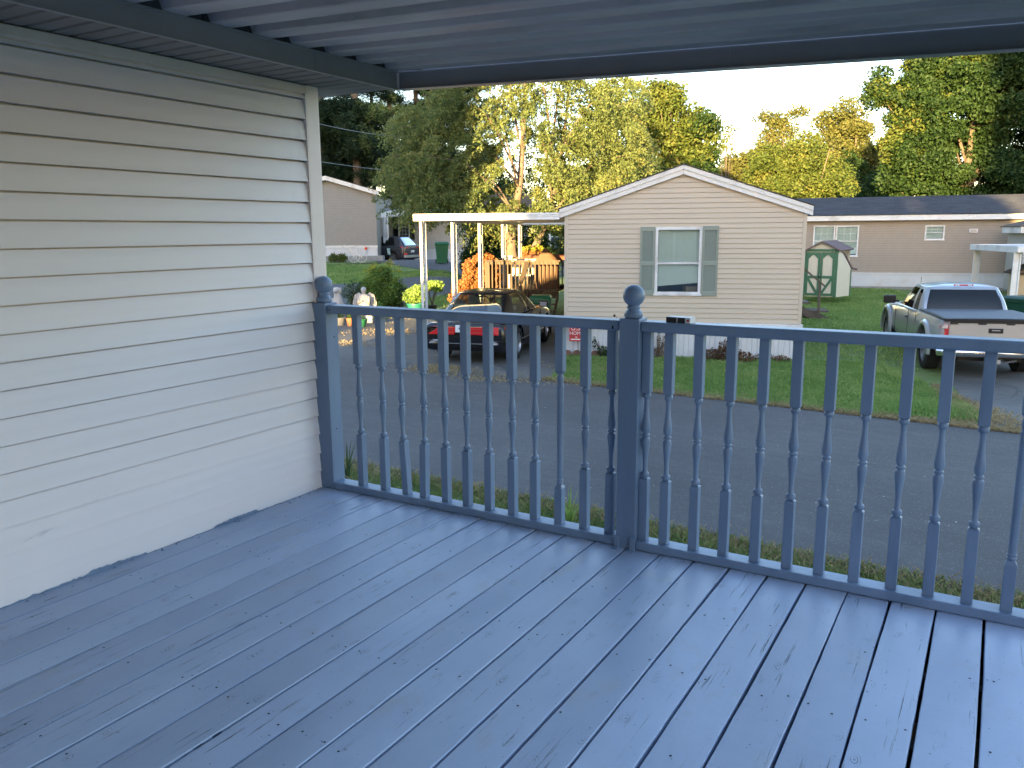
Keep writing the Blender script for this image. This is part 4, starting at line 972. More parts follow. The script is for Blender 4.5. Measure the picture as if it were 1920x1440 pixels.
s2 = np.array([0,0,EYE])+ray(1152, 592)*(3.3/ray(1152, 592)[1]); mb = MB(); mb.tube([(s0[0]+.02, 3.5, G), (s0[0], 3.35, .3), s0, s1, s2], [.004, .003, .0018, .0012, .001], 5); mb.blob(s2, (.006, .006, .006), 8); part(mb, 'stalk', M['woodd'], t)
# sword-leaved clumps and weeds on the verge
for (px, py, n_, h_, lb) in ((652, 900, 16, .46, 'spiky green clump beside the left railing post'), (1068, 985, 13, .36, 'spiky green clump below the middle of the railing'), (688, 925, 8, .24, 'small spiky green tuft below the left railing')):
    c = onz(px, py); c = c if c[1] > 3.6 else np.array([c[0], 3.7, G]); t = thing('sword_plant', lb, 'plant', (c[0], c[1], G)); Q = []
    for k in range(n_):
        a = random.uniform(0, 6.3); ln = h_*random.uniform(.6, 1.2); le = random.uniform(.15, .6); w_ = .013
        d = np.array([math.cos(a), math.sin(a), 0]); s = np.array([-math.sin(a), math.cos(a), 0]); P = [d*.02*k/n_+d*le*ln*t_**1.6+np.array([0,0,ln*t_*(1-.25*le*t_)]) for t_ in (0, .4, .75, 1)]
        for i in range(3): wa, wb = w_*(1-i/3.3), w_*(1-(i+1)/3.05); Q.append([P[i]-s*wa, P[i]+s*wa, P[i+1]+s*wb, P[i+1]-s*wb])
    quads(np.array(Q), 'leaves', M['sagel'] if n_ != 13 else M['herb'], t)

# ---------- the long home on the right
ra, rb = onz(1600, 541)[:2], onz(1885, 545)[:2]
ang = 10.5; Fl = Fr((ra[0], ra[1], G), ang)
def RH(px, py, y=0): return Fl.hit(px, py, y)
rh = thing('mobile_home', 'long taupe home with a black roof and three white windows on the right', 'house', Fl.O, Fl.a)
zs1 = RH(1740, 512)[1]; zev = RH(1700, 412)[1]; zsk = RH(1740, 541)[1]; X0, X1 = RH(1420, 500)[0], RH(1920, 500)[0]+7
holes = []; wins = []
for (a, b, c, d, e) in ((1526, 1563, 423, 481, (3,2)), (1568, 1607.5, 423, 481, (3,2)), (1735, 1770, 422.5, 450, (3,2))):
    xa, zt = RH(a, c); xb, zb_ = RH(b, d); wins.append((xa, xb, zb_, zt, e)); holes.append((xa+.02, xb-.02, zb_+.02, zt-.02))
mb = MB(); lap(mb, X0, X1, zs1, zev, .112, None, [(h[0], h[1], h[2], h[3]) for h in holes]); mb.build('siding', M['taupe'], rh, recalc=False)
gap_shade_sheet(rh, X0+.01, X1-.01, zs1, zev, holes)
for xa, xb, z0_, z1_, e in wins: window(rh, xa, xb, z0_, z1_, fr=.07, rail=.5, grid=e, blind=.95)
mb = MB(); mb.box(X0, X1, -.06, .02, zs1-.06, zs1); mb.box(X0, X1, -.03, .02, .12, zs1-.06); mb.build('skirting', M['skirt'], rh)
mb = MB(); mb.box(X0, X1, -.02, .3, -.1, .11); mb.build('footing', M['concrete'], rh)
mb = MB(); zf = RH(1700, 402)[1]; mb.box(X0-.1, X1+.1, -.34, -.30, zev-.02, zf); mb.build('fascia', M['white'], rh)
mb = MB(); mb.box(X0-.1, X1+.1, -.30, .02, zev-.02, zev+.0); mb.build('soffit', M['trimw'], rh)
zrg = RH(1700, 368, 2.15)[1]; mb = MB()
mb.add([(X0-.15,-.38,zf-.0),(X1+.15,-.38,zf),(X1+.15,2.15,zrg),(X0-.15,2.15,zrg),(X0-.15,4.7,zf),(X1+.15,4.7,zf)], [(0,1,2,3),(3,2,5,4)]); mb.build('roof', M['roofd'], rh, solid=.03)
mb = MB(); mb.box(X0, X0+.03, .02, 4.3, .1, zev); mb.box(X1-.03, X1, .02, 4.3, .1, zev); mb.box(X0, X1, 4.3, 4.33, .1, zev); mb.build('rear_walls', M['taupe'], rh)
vx0, vz1 = RH(1817, 429); vx1, vz0 = RH(1833, 436.5); mb = MB(); mb.box(vx0, vx1, -.06, 0, vz0, vz1); mb.build('vent_cover', M['trimw'], rh, bevel=.01)
mb = MB(); mb.box(vx0+.06, vx1-.06, -.09, -.06, vz0+.05, vz1-.03); mb.build('vent_flap', M['creamt'], rh)
# ---------- barn shed
sa, sb, sc_ = onz(1503, 556)[:2], onz(1566, 558)[:2], onz(1592, 557)[:2]
sa = at(1503, 556, 31)[:2]; sb = at(1567, 558, 30.4)[:2]; d_ = sb-sa; W_ = float(np.hypot(*d_)); Fs = Fr((sa[0], sa[1], G), math.degrees(math.atan2(d_[1], d_[0])))
sh = thing('garden_shed', 'cream barn-shaped shed with green double doors behind the cream home', 'shed', Fs.O, Fs.a)
SH = lambda px, py, y=0: Fs.hit(px, py, y)
z0s = SH(1560, 557)[1]; zbr = SH(1590, 502)[1]; zdt = SH(1540, 468)[1]; zk = SH(1566, 472)[1]; zpk = SH(1541, 453)[1]; z0s = max(z0s, -.05)
cw = W_/2; LN = 2.45; eav = 1.35
# front facing us is the long door side; roof is a gambrel running across
prof = [(0, z0s), (W_, z0s), (W_, zdt), (cw*1.06, zpk), (0, zdt-.02)]
mb = MB(); mb.prism(prof, 'y', 0, .05); 
# splayed side wing (lower gambrel slope) on the right
XR = SH(1592, 556, 1.0)[0]; zl = SH(1592, 503, 1.0)[1]
XM = SH(1581, 480, .55)[0]; zmm = SH(1581, 476, .55)[1]; mb.add([(W_, 0, z0s), (W_, 0, zdt), (XM, .55, zmm), (XR, 1.0, zl), (XR, 1.0, z0s)], [(0,4,3,2,1)])
mb.box(0, .05, .05, 3.0, z0s, zdt-.05); mb.box(0, W_, 2.95, 3.0, z0s, zdt); mb.build('walls', M['creamw'], sh)
mb = MB(); mb.add([(-.12, -.15, zdt-.10), (cw*1.06, -.15, zpk+.03), (cw*1.06, 3.1, zpk+.03), (-.12, 3.1, zdt-.10), (W_+.12, -.15, zdt-.02), (W_+.12, 3.1, zdt-.02)], [(0,1,2,3), (1,4,5,2)]); mb.build('roof', M['roofm'], sh, solid=.05)
mb = MB()
for a_, b_ in (((W_-.02, -.05, zdt+.0), (XM, .55, zmm+.03)), ((XM, .55, zmm+.03), (XR+.02, 1.02, zl)), ((XR+.02, 1.02, zl), (XR+.16, 1.25, zl-.05))): mb.bar((a_[0]-.0, a_[1]+.02, a_[2]), (b_[0], b_[1]+.02, b_[2]), .10, .05)
mb.build('gambrel_edge', M['roofm'], sh)
def doorleaf(x0, x1, flip):
    d = thing('door', None, None, (0,0,0)); d.parent = sh; t_ = .075; zt, zbm, zm = zdt-.10, z0s+.04, z0s+(zdt-z0s)*.42
    mb = MB(); mb.box(x0, x1, -.02, 0, zbm, zt); mb.build('door_panel', M['creamw'], d)
    mb = MB()
    for a, b, c, e in ((x0, x0+t_, zbm, zt), (x1-t_, x1, zbm, zt), (x0+t_, x1-t_, zt-.10, zt), (x0+t_, x1-t_, zbm, zbm+.09), (x0+t_, x1-t_, zm-.05, zm+.05)): mb.box(a, b, -.045, -.021, c, e)
    for s in (0, 1):
        xc = x0+t_ if s == 0 else x1-t_; k = 1 if s == 0 else -1
        mb.prism([(xc, zt-.10), (xc+k*.14, zt-.10), (xc, zt-.24)], 'y', -.044, -.022)
    a, b = ((x0+t_, zm-.05), (x1-t_, zbm+.09)) if flip else ((x1-t_, zm-.05), (x0+t_, zbm+.09))
    mb.bar((a[0], -.034, a[1]), (b[0], -.034, b[1]), .022, .09, up=(0,0,1)); mb.build('door_frame', M['green'], d)
doorleaf(.11, cw-.01, True); doorleaf(cw+.01, W_-.11, False)
mb = MB(); mb.box(0, .10, -.05, 0, z0s, zdt-.07); mb.box(W_-.10, W_, -.05, 0, z0s, zdt-.07); mb.box(0, W_, -.052, 0, zdt-.07, zdt+.02); mb.box(XR-.03, XR+.03, .97, 1.03, z0s, zl-.05); mb.build('trim', M['green'], sh)
mb = MB(); mb.box(cw-.05, cw+.05, -.075, -.046, z0s+(zdt-z0s)*.40, z0s+(zdt-z0s)*.44); mb.build('latch', M['black'], sh)
# ---------- side steps of the cream home
sy = 9.0; stx0 = WX1
stp = thing('side_steps', 'old timber steps with a slanting handrail beside the cream home', 'steps', H.wld(WX1+.1, 9.2), H.a)
pa = H.hit(1500, 532, 9.2); pb = H.hit(1551, 583, 9.2); xs_ = pb[0]-.05; zt_ = min(1.05, pa[1]); print('steps', pa, pb, WX1)
mb = MB(); n_ = 4; x_a = WX1-.4; run = (xs_-x_a)/n_
for k in range(n_):
    z = zt_*(n_-k)/(n_+0)-.0; x = x_a+run*k
    mb.box(x-.03-WX1-.1, x+run+.03-WX1-.1, -.45, .45, z-.05, z)
mb.build('treads', M['woodd'], stp)
mb = MB()
for s in (-.42, .42): mb.prism([(x_a-WX1-.1, zt_-.05), (xs_-WX1-.1, .06), (xs_-WX1-.1, -.05), (xs_-WX1-.35, -.05), (x_a-WX1-.1, zt_-.42)], 'y', s-.025, s+.025)
mb.build('stringers', M['woodd'], stp)
h1 = H.hit(1503, 500, 8.75); h2 = H.hit(1547, 537, 8.75); h3 = H.hit(1538, 530, 8.75); h4 = H.hit(1537, 568, 8.75)
mb = MB(); mb.bar((h1[0]-.6-WX1-.1, -.45, h1[1]+.5), (h2[0]-WX1-.1, -.45, h2[1]), .04, .05); mb.build('handrail', M['woodd'], stp)
mb = MB(); mb.box(h3[0]-.035-WX1-.1, h3[0]+.035-WX1-.1, -.46, -.40, 0, h3[1]); mb.build('newel_post', M['woodd'], stp)
# ---------- carport on the far right, its neighbour house and tan shed
cq = onz(1893, 588); Fc = Fr((cq[0], cq[1], G), HANG)
cr = thing('carport', 'white metal carport past the silver pickup on the right', 'carport', Fc.O, Fc.a)
zlo = Fc.hit(1893, 469, 0)[1]; zh = zlo+.22
xe = Fc.side(1819, 460, 0)[0] if False else None
yb = 6.0; xlft = Fc.hit(1826, 465, yb)[0]
ya = 0.0
mb = MB()
# roof: near edge runs from the far-left corner towards the right foreground
c0 = np.array([Fc.hit(1819, 462, 4.2)[0], 4.2]); c1 = np.array([Fc.hit(1840, 463, 3.4)[0], 3.4])
zc_ = Fc.hit(1819, 468, 4.2)[1]
Xr = 5.0
mb.box(c0[0], Xr, 4.16, 4.2, zc_, zc_+.2); mb.box(c0[0], c0[0]+.04, -.3, 4.16, zc_, zc_+.2); mb.box(c0[0], Xr, -.34, -.3, zc_, zc_+.2) if False else None
mb.build('rear_fascia', M['white'], cr)
mb = MB(); P = []
x_l = c0[0]
mb = MB(); mb.box(x_l+.04, Xr, -.3, 4.16, zc_+.15, zc_+.18); mb.build('roof_panel', M['white'], cr)
mb = MB(); mb.box(x_l, Xr, -.36, -.3, zc_-.0, zc_+.2); mb.build('front_fascia', M['white'], cr, bevel=.02)
for (x, y) in ((0.0, -.15), (Fc.hit(1830, 500, 4.0)[0], 4.0), (Xr-.1, -.15), (Xr-.1, 4.0)):
    mb = MB()
    for s in (-.09, .09): mb.box(x+s-.022, x+s+.022, y-.03, y+.03, 0, zc_)
    mb.box(x-.055, x+.055, y-.004, y+.004, 0, zc_)
    mb.build('post', M['white'], cr)
nb = at(1911, 540, 33); Fn = Fr((nb[0], nb[1], G), HANG-4)
nh = thing('mobile_home', 'pale sided home at the right edge catching the low sun', 'house', Fn.O, Fn.a)
ze_ = Fn.hit(1907, 437)[1]; zu = Fn.hit(1907, 424)[1]
mb = MB(); lap(mb, 0, 5, .3, ze_, .125); mb.box(0, .03, .02, 2.2, .2, ze_); mb.box(0, 5, -.01, .02, 0, .3); mb.build('siding', M['pale'], nh)
gap_shade_sheet(nh, .02, 4.98, .3, ze_)
mb = MB(); mb.box(-.25, 5.4, -.34, -.28, ze_, zu); mb.box(-.25, -.2, -.28, 2.2, ze_, zu); mb.build('fascia', M['white'], nh)
mb = MB(); mb.add([(-.3,-.36,zu),(5.5,-.36,zu),(5.5,2.4,zu+.0),(-.3,2.4,zu),(2.5,-.36,zu+.75),(2.5,2.4,zu+.75)], [(0,4,5,3),(4,1,2,5),(0,1,4)]); mb.build('roof', M['roofb'], nh, solid=.03)
tb = at(1906, 562, 27.5); Ft = Fr((tb[0], tb[1], G), HANG-2); ts = thing('garden_shed', 'tan shed with a brown roof at the right edge', 'shed', Ft.O, Ft.a)
zt1 = Ft.hit(1900, 512)[1]; zt2 = Ft.hit(1919, 499)[1]
mb = MB(); P = [[], []]; x = 0
while x < 3:
    for d, y in ((0,0),(.18,0),(.185,.012),(.195,.012),(.2,0)): P[0].append((x+d, y, -.05)); P[1].append((x+d, y, zt1))
    x += .2
mb.grid(P); mb.box(0, .03, .02, 1.0, -.05, zt1); mb.build('walls', mat('tan_shed_siding', (.52,.40,.26), .7), ts, recalc=False)
mb = MB(); mb.add([(-.15,-.15,zt1-.0),(3.2,-.15,zt1),(1.5,-.15,zt1+.75),(-.15,1.1,zt1),(3.2,1.1,zt1),(1.5,1.1,zt1+.75)], [(0,2,5,3),(2,1,4,5),(0,1,2)]); mb.build('roof', M['roofb'], ts, solid=.05)
b3 = onz(1912, 618); wheelie('dark green wheeled bin just past the silver pickup', b3, H.a+R(35), .92, .75, .8, 'bindk')

# ---------- home at the far left
lq = at(712, 489, 48); Fq = Fr((lq[0], lq[1], lq[2]), 33)
LQ = lambda px, py, y=0: Fq.hit(px, py, y)
lh = thing('mobile_home', 'taupe gable-end home with white skirting at the far left', 'house', Fq.O, Fq.a)
xr_, _ = LQ(706, 420); zsb = LQ(700, 460)[1]; zeh = LQ(705, 363)[1]; xtop, ztop = LQ(600, 333); sl_ = (ztop-zeh)/(xr_-xtop); XL = xr_-5.6; zpk_ = zeh+sl_*2.8; xm = xr_-2.8
def tl(z):
    d = (z-zeh)/sl_ if z > zeh else 0
    return (XL+d, xr_-d)
mb = MB(); lap(mb, XL, xr_-.05, zsb, zpk_, .112, tl); mb.build('siding', M['taupe2'], lh, recalc=False)
gap_shade_sheet(lh, XL+.02, xr_-.02, zsb, zeh, (), [(XL+.05, zeh+.005), (xr_-.05, zeh+.005), (xm, zpk_-.03)])
mb = MB(); mb.box(xr_-.10, xr_, -.03, .04, zsb, zeh); mb.build('corner_trim', M['taupe2'], lh)
mb = MB(); mb.box(XL, XL+.03, .02, 15, .2, zeh); mb.box(xr_-.03, xr_, .05, 15, .2, zeh); mb.build('side_walls', M['taupe2'], lh)
mb = MB(); rake(xr_+.22, zeh-.22*sl_-.05, xm, zpk_-.05, .24, -.32, -.26); rake(XL-.22, zeh-.22*sl_-.05, xm, zpk_-.05, .24, -.32, -.26); mb.build('rake_board', M['white'], lh)
mb = MB(); rake(xr_+.24, zeh-.22*sl_+.18, xm, zpk_+.19, .03, -.34, 15.2); rake(XL-.24, zeh-.22*sl_+.18, xm, zpk_+.19, .03, -.34, 15.2); mb.build('roof', M['roofd'], lh)
mb = MB(); rake(xr_+.20, zeh-.20*sl_-.05, xm, zpk_-.05, .02, -.26, 0); mb.build('soffit', M['trimw'], lh)
skirting(lh, XL, xr_, .30, zsb-.09, -.03, rib=.36); mb = MB(); mb.box(XL, xr_+.03, -.07, 0, zsb-.12, zsb-.01); mb.build('skirting_cap', M['white'], lh)
mb = MB(); mb.box(XL, xr_+.35, -.35, .5, -.6, .30); mb.build('foundation', M['concrete'], lh)
fx, fz = LQ(686, 466, -.1); t = thing('wall_flower', 'tiny red flower ornament on the white skirting', 'ornament', Fq.wld(fx, -.12, fz), Fq.a)
mb = MB()
for k in range(5): a = k*1.257; mb.blob((.05*math.cos(a), 0, .05*math.sin(a)), (.045,.02,.045), 6)
mb.build('petals', M['redl'], t); mb = MB(); mb.tube([(0,.02,0), (.02,.02,-.4)], .008, 5); mb.build('stem', M['wire'], t)
for (px, lb, mt_, sz) in ((626, 'spiky striped clump in the far left flower bed', 'gold', .42), (642, 'second striped clump in the far left flower bed, beside the wire ornament', 'gold', .34)):
    c = ong(px, 492); shrub('bed_plant', lb, 'plant', (c[0], c[1], gz(c[0], c[1])), [((0,0,.2),(sz,.3,.22)), ((0,0,.3),(sz*.6,.3,.25))], 500, .11, mt_, 6)
c = ong(664, 494); t = thing('wire_ornament', 'white wire bicycle ornament in the far left flower bed', 'garden ornament', (c[0], c[1], gz(c[0], c[1])), Fq.a)
for s in (0, .42):
    mb = MB(); mb.tube([(s+.30*math.cos(a), .02, .36+.30*math.sin(a)) for a in np.linspace(0, 6.283, 22)], .014, 5)
    for a in np.linspace(0, 3.14, 5): mb.tube([(s+.3*math.cos(a), .02, .36+.3*math.sin(a)), (s-.3*math.cos(a), .02, .36-.3*math.sin(a))], .008, 4)
    mb.build('wheel', M['plastw'], t)
mb = MB(); mb.tube([(0,.02,.36), (-.25,.02,.95), (-.55,.02,1.0)], .016, 5); mb.tube([(-.25,.02,.8), (.42,.02,.36)], .016, 5); mb.build('frame', M['plastw'], t)

# ---------- brown-roofed home behind it, with its carport
bq = at(905, 490, 56); Fb = Fr((bq[0], bq[1], bq[2]-.3), 30)
BQ = lambda px, py, y=0: Fb.hit(px, py, y)
bh = thing('mobile_home', 'pale home with a brown roof behind the dark SUV', 'house', Fb.O, Fb.a)
xa_, xb_ = BQ(700, 440)[0], BQ(990, 440)[0]; zev_ = BQ(800, 398)[1]; zrd = BQ(800, 366, 2.4)[1]; zk_ = BQ(800, 467)[1]; xc_ = BQ(813, 440)[0]
wx_, wzt = BQ(746, 403); wx2, wzb = BQ(769, 448)
mb = MB(); lap(mb, xa_, xb_, zk_, zev_, .112, None, [(wx_+.03, wx2-.03, wzb+.03, wzt-.03)]); mb.build('siding', M['pale'], bh, recalc=False)
gap_shade_sheet(bh, xa_+.02, xb_-.02, zk_, zev_, [(wx_+.03, wx2-.03, wzb+.03, wzt-.03)])
window(bh, wx_, wx2, wzb, wzt, fr=.09, rail=.5, grid=(3, 3), blind=.05, muntop=False, inside='dark')
shutter(bh, BQ(737, 420)[0], wx_-.02, wzb-.05, wzt+.05, mt='black'); shutter(bh, wx2+.02, BQ(777, 420)[0], wzb-.05, wzt+.05, mt='black')
skirting(bh, xa_, xb_, -.4, zk_, .02, rib=.22)
mb = MB(); mb.add([(xa_-.3,-.4,zev_),(xb_+.3,-.4,zev_),(xb_+.3,2.4,zrd),(xa_-.3,2.4,zrd),(xa_-.3,5.2,zev_),(xb_+.3,5.2,zev_)], [(0,1,2,3),(3,2,5,4)]); mb.build('roof', M['roofb'], bh, solid=.05)
mb = MB(); mb.box(xa_, xb_, 4.8, 4.83, 0, zev_); mb.box(xb_-.03, xb_, .02, 4.8, 0, zev_); mb.build('rear_walls', M['pale'], bh)
mb = MB(); mb.box(xa_-.3, xb_+.3, -.44, -.40, zev_-.15, zev_+.02); mb.build('fascia', M['white'], bh)
fp = [at(705, 404, 49.5), at(852, 390, 54.5)]
ccp = thing('carport', 'white-edged carport over the dark SUV at the far left', 'carport', (fp[0][0], fp[0][1], ong(725, 492)[2]))
ang_ = math.atan2(fp[1][1]-fp[0][1], fp[1][0]-fp[0][0]); nv = np.array([-math.sin(ang_), math.cos(ang_), 0])
z1_ = fp[0][2]; z2_ = fp[1][2]; pa_, pb_ = fp[0], fp[1]
mb = MB()
for (p, q) in ((pa_, pb_),): mb.add([p+(0,0,-.17), q+(0,0,-.17), q+(0,0,.17), p+(0,0,.17), p+nv*.1+(0,0,-.17), q+nv*.1+(0,0,-.17), q+nv*.1+(0,0,.17), p+nv*.1+(0,0,.17)], [(0,1,2,3),(7,6,5,4),(0,4,5,1),(3,2,6,7),(0,3,7,4),(1,5,6,2)])
part(mb, 'fascia', M['white'], ccp)
mb = MB(); mb.add([pa_+nv*.1, pb_+nv*.1, pb_+nv*4.5, pa_+nv*4.5, pa_+nv*.1+(0,0,.1), pb_+nv*.1+(0,0,.1), pb_+nv*4.5+(0,0,.1), pa_+nv*4.5+(0,0,.1)], [(0,1,2,3),(7,6,5,4),(0,4,5,1),(1,5,6,2),(2,6,7,3),(3,7,4,0)]); part(mb, 'roof_panel', M['white'], ccp)
for px in (721, 726.5):
    q = at(px, 450, 49.8); mb = MB(); mb.box(q[0]-.07, q[0]+.07, q[1]-.05, q[1]+.05, gz(q[0], q[1])-.2, z1_-.1); part(mb, 'post', M['white'], ccp)
q = at(729, 472, 49.4); t = thing('hanging_cloth', 'pale blue cloth hanging on the far left carport post', 'cloth', q); mb = MB(); mb.grid([[(a*.06, .03*math.sin(a*2+b), b*.10) for a in range(-2, 3)] for b in range(-2, 3)]); mb.build('cloth', M['paper'], t, smooth=60, solid=.01)
# ---------- power lines
for (a, b, lb) in (((585, 224, 44), (712, 246, 52), 'upper thin power line crossing the dark pines'), ((585, 296, 44), (800, 321, 58), 'lower thin power line crossing the dark pines')):
    A, B = at(*a), at(*b); A = A+(A-B)*.4; B2 = B+(B-A)*.5; t = thing('power_line', lb, 'power line', A)
    mb = MB(); mb.tube([A*(1-s)+B2*s+np.array([0,0,-.25*math.sin(math.pi*s)]) for s in np.linspace(0, 1, 12)], .013, 5); part(mb, 'wire', M['wire'], t)

# ================================================================== vehicles (local: y forward, x right, origin under the rear axle)
def cr(P, n):
    """Catmull-Rom through rows of P, n steps per span"""
    P = np.array(P, float); Q = np.vstack([2*P[0]-P[1], P, 2*P[-1]-P[-2]]); out = []
    for i in range(1, len(Q)-2):
        for k in range(n):
            t = k/n; a, b, c, d = Q[i-1], Q[i], Q[i+1], Q[i+2]
            out.append(.5*((2*b)+(-a+c)*t+(2*a-5*b+4*c-d)*t*t+(-a+3*b-3*c+d)*t**3))
    out.append(Q[-2]); return np.array(out)
def lower_body(name, stations, mt, parent, wells, bev=.0, crown=.02, tumble=.03):
    """stations: y, w, zb, zs, zt, wt"""
    S = cr(stations, 3); rings = []
    for y, w, zb, zs, zt, wt in S:
        h = [(0, zb), (w*.80, zb), (w*.93, zb+.02), (w*.985, zb+.09), (w, zb+.22), (w, (zb+zs)/2+.05), (w-tumble*.3, zs-.10), (w-tumble, zs-.03), (wt+(w-tumble-wt)*.55, zs+(zt-zs)*.45), (wt, zt-.006), (wt*.6, zt+crown*.6), (0, zt+crown)]
        rings.append([(x, y, z) for x, z in h]+[(-x, y, z) for x, z in h[-2:0:-1]])
    mb = MB(); mb.grid(rings, close=True); mb.add(rings[0], [tuple(range(len(rings[0])))]); mb.add(rings[-1], [tuple(range(len(rings[0])))])
    o = mb.build(name, mt, None)
    bm = bmesh.new(); bm.from_mesh(o.data); bmesh.ops.remove_doubles(bm, verts=bm.verts, dist=.0005); bmesh.ops.recalc_face_normals(bm, faces=bm.faces); bm.to_mesh(o.data); bm.free()
    cuts = []
    for (y, r, xi) in wells:
        for s in (-1, 1):
            c = MB(); c.lathe([(r, xi), (r, 1.3)], (0, y, r*.94), 36, axis='x') if s > 0 else c.lathe([(r, -1.3), (r, -xi)], (0, y, r*.94), 36, axis='x')
            co_ = c.build('cut', M['black'], None); cuts.append(co_)
            md = o.modifiers.new('b', 'BOOLEAN'); md.operation = 'DIFFERENCE'; md.object = co_; md.solver = 'EXACT'; md.material_mode = 'INDEX' if hasattr(md, 'material_mode') else md.material_mode
    dg = bpy.context.evaluated_depsgraph_get(); me = bpy.data.meshes.new_from_object(o.evaluated_get(dg)); o.modifiers.clear(); o.data = me
    for c in cuts: bpy.data.objects.remove(c)
    me.polygons.foreach_set('use_smooth', [True]*len(me.polygons)); me.set_sharp_from_angle(angle=R(38))
    o.parent = parent; return o
def cabin(parent, belt, roof, kinds, mt, zroof_crown, gl, bulge=.03, v0=.05, v1=.93, sub=5, trim='black'):
    """belt, roof: outlines from rear centre round the right side to the front centre [(x,y,z)]; kinds per span: r f s (glass) or p (pillar)"""
    B = cr(belt, sub); T = cr(roof, sub)
    def S(i, v):
        p = B[i]*(1-v)+T[i]*v; c = np.array([0, (B[0][1]+B[-1][1])/2, 0]); d = p-c; d[2] = 0; d /= np.linalg.norm(d)+1e-9
        return p+d*bulge*math.sin(math.pi*v)
    pm_ = MB(); vs_ = np.linspace(0, 1, 9)
    def patch(mb, i0, i1, va, vb, off=0, n=8):
        for s in (1, -1):
            mb.grid([[np.array([s, 1, 1])*(S(i, v)) for v in np.linspace(va, vb, n)] for i in range(i0, i1+1)])
    runs = []
    for k, ch in enumerate(kinds):
        if runs and runs[-1][0] == ch: runs[-1][2] = (k+1)*sub
        else: runs.append([ch, k*sub, (k+1)*sub])
    for ch, a, b in runs:
        if ch == 'p': patch(pm_, a, b, 0, 1, n=9)
        else: patch(pm_, a, b, 0, v0, n=2); patch(pm_, a, b, v1, 1, n=3)
    # roof skin
    rings = []
    yc = (T[0][1]+T[-1][1])/2
    full = [np.array(q) for q in T]+[np.array([-q[0], q[1], q[2]]) for q in T[-2:0:-1]]
    for k, sc in enumerate((1, .93, .8, .6, .35, .02)):
        z = zroof_crown*math.sin(math.pi/2*(1-sc)**.7) if sc < 1 else 0
        rings.append([(q[0]*sc, yc+(q[1]-yc)*sc, q[2]+z) for q in full])
    pm_.grid(rings, close=True); pm_.build('cabin', mt, parent, smooth=40, recalc=True)
    for ch, a, b in runs:
        if ch == 'p': continue
        if ch in 'rf':
            g = MB(); g.grid([[S(i, v) for v in np.linspace(v0, v1, 8)] for i in range(b, a-1, -1)] if False else [[np.array([-1,1,1])*S(i, v) for v in np.linspace(v0, v1, 8)] for i in range(b, a, -1)]+[[S(i, v) for v in np.linspace(v0, v1, 8)] for i in range(a, b+1)]) if ch == 'r' else g.grid([[S(i, v) for v in np.linspace(v0, v1, 8)] for i in range(a, b+1)]+[[np.array([-1,1,1])*S(i, v) for v in np.linspace(v0, v1, 8)] for i in range(b-1, a-1, -1)])
            g.build('rear_window' if ch == 'r' else 'windscreen', M[gl], parent, smooth=60, recalc=False)
        else:
            for s in (1, -1):
                g = MB(); g.grid([[np.array([s,1,1])*S(i, v) for v in np.linspace(v0, v1, 8)] for i in range(a, b+1)]); g.build('side_window', M[gl], parent, smooth=60, recalc=False)
    return S
def wheel(parent, x, y, r, w, s, spokes=5, dish=.02, steel=False):
    mb = MB(); o = x
    mb.lathe([(r*.66, -w/2), (r*.90, -w/2), (r*.975, -w/2+.02), (r, -w/4), (r, w/4), (r*.975, w/2-.02), (r*.90, w/2), (r*.66, w/2)], (o, y, r), 36, axis='x', cap=False)
    for k in range(44):                                       # tread blocks
        a = 2*math.pi*k/44; c, sn = math.cos(a), math.sin(a); st = len(mb.v)
        for q in (-.30, .30): mb.box(o+q*w-w*.12, o+q*w+w*.12, y-.012, y+.012, 2*r-.004, 2*r+.003); mb.rot(st, a, 'X', (o, y, r)); st = len(mb.v)
    tw = mb.build('wheel', M['tyre'], parent, smooth=40)
    mb = MB(); e = o+s*(w/2-.02)
    mb.lathe([(r*.67, -.5*w+.02), (r*.67, .5*w-.02), (r*.62, .5*w-.012), (r*.60, .5*w-.03), (r*.60, -.5*w+.03)] , (o, y, r), 32, axis='x', cap=False)
    for k in range(spokes):
        a = 2*math.pi*k/spokes+.3; c, sn = math.cos(a), math.sin(a); t = np.array([-sn, c])
        P0 = np.array([y+c*r*.12, r+sn*r*.12]); P1 = np.array([y+c*r*.62, r+sn*r*.62]); wa, wb = r*.12, r*.085
        q = [P0-t*wa, P0+t*wa, P1+t*wb, P1-t*wb]
        mb.add([(e-s*dish, *p) for p in q]+[(e-s*(dish+.035), *p) for p in q], [(0,1,2,3),(7,6,5,4),(0,4,5,1),(1,5,6,2),(2,6,7,3),(3,7,4,0)])
    mb.lathe([(r*.16, -.01), (r*.16, .012), (.001, .016)] if s > 0 else [(.001, -.016), (r*.16, -.012), (r*.16, .01)], (e-s*dish, y, r), 20, axis='x')
    mb.build('rim', M['alloy'], tw, smooth=40)
    mb = MB(); mb.lathe([(.001, -.01), (r*.6, -.01), (r*.6, .01), (.001, .01)], (o-s*.03, y, r), 24, axis='x'); mb.build('brake_disc', M['black'], tw)
    return tw
def panel(pts, th=.012, nrm=(0,-1,0)):
    mb = MB(); n = np.array(nrm, float)*th; k = len(pts); P = [np.array(p, float) for p in pts]
    mb.add([p+n for p in P]+[p-n*.3 for p in P], [tuple(range(k)), tuple(range(2*k-1, k-1, -1))]+[(i, (i+1) % k, (i+1) % k+k, i+k) for i in range(k)]); return mb

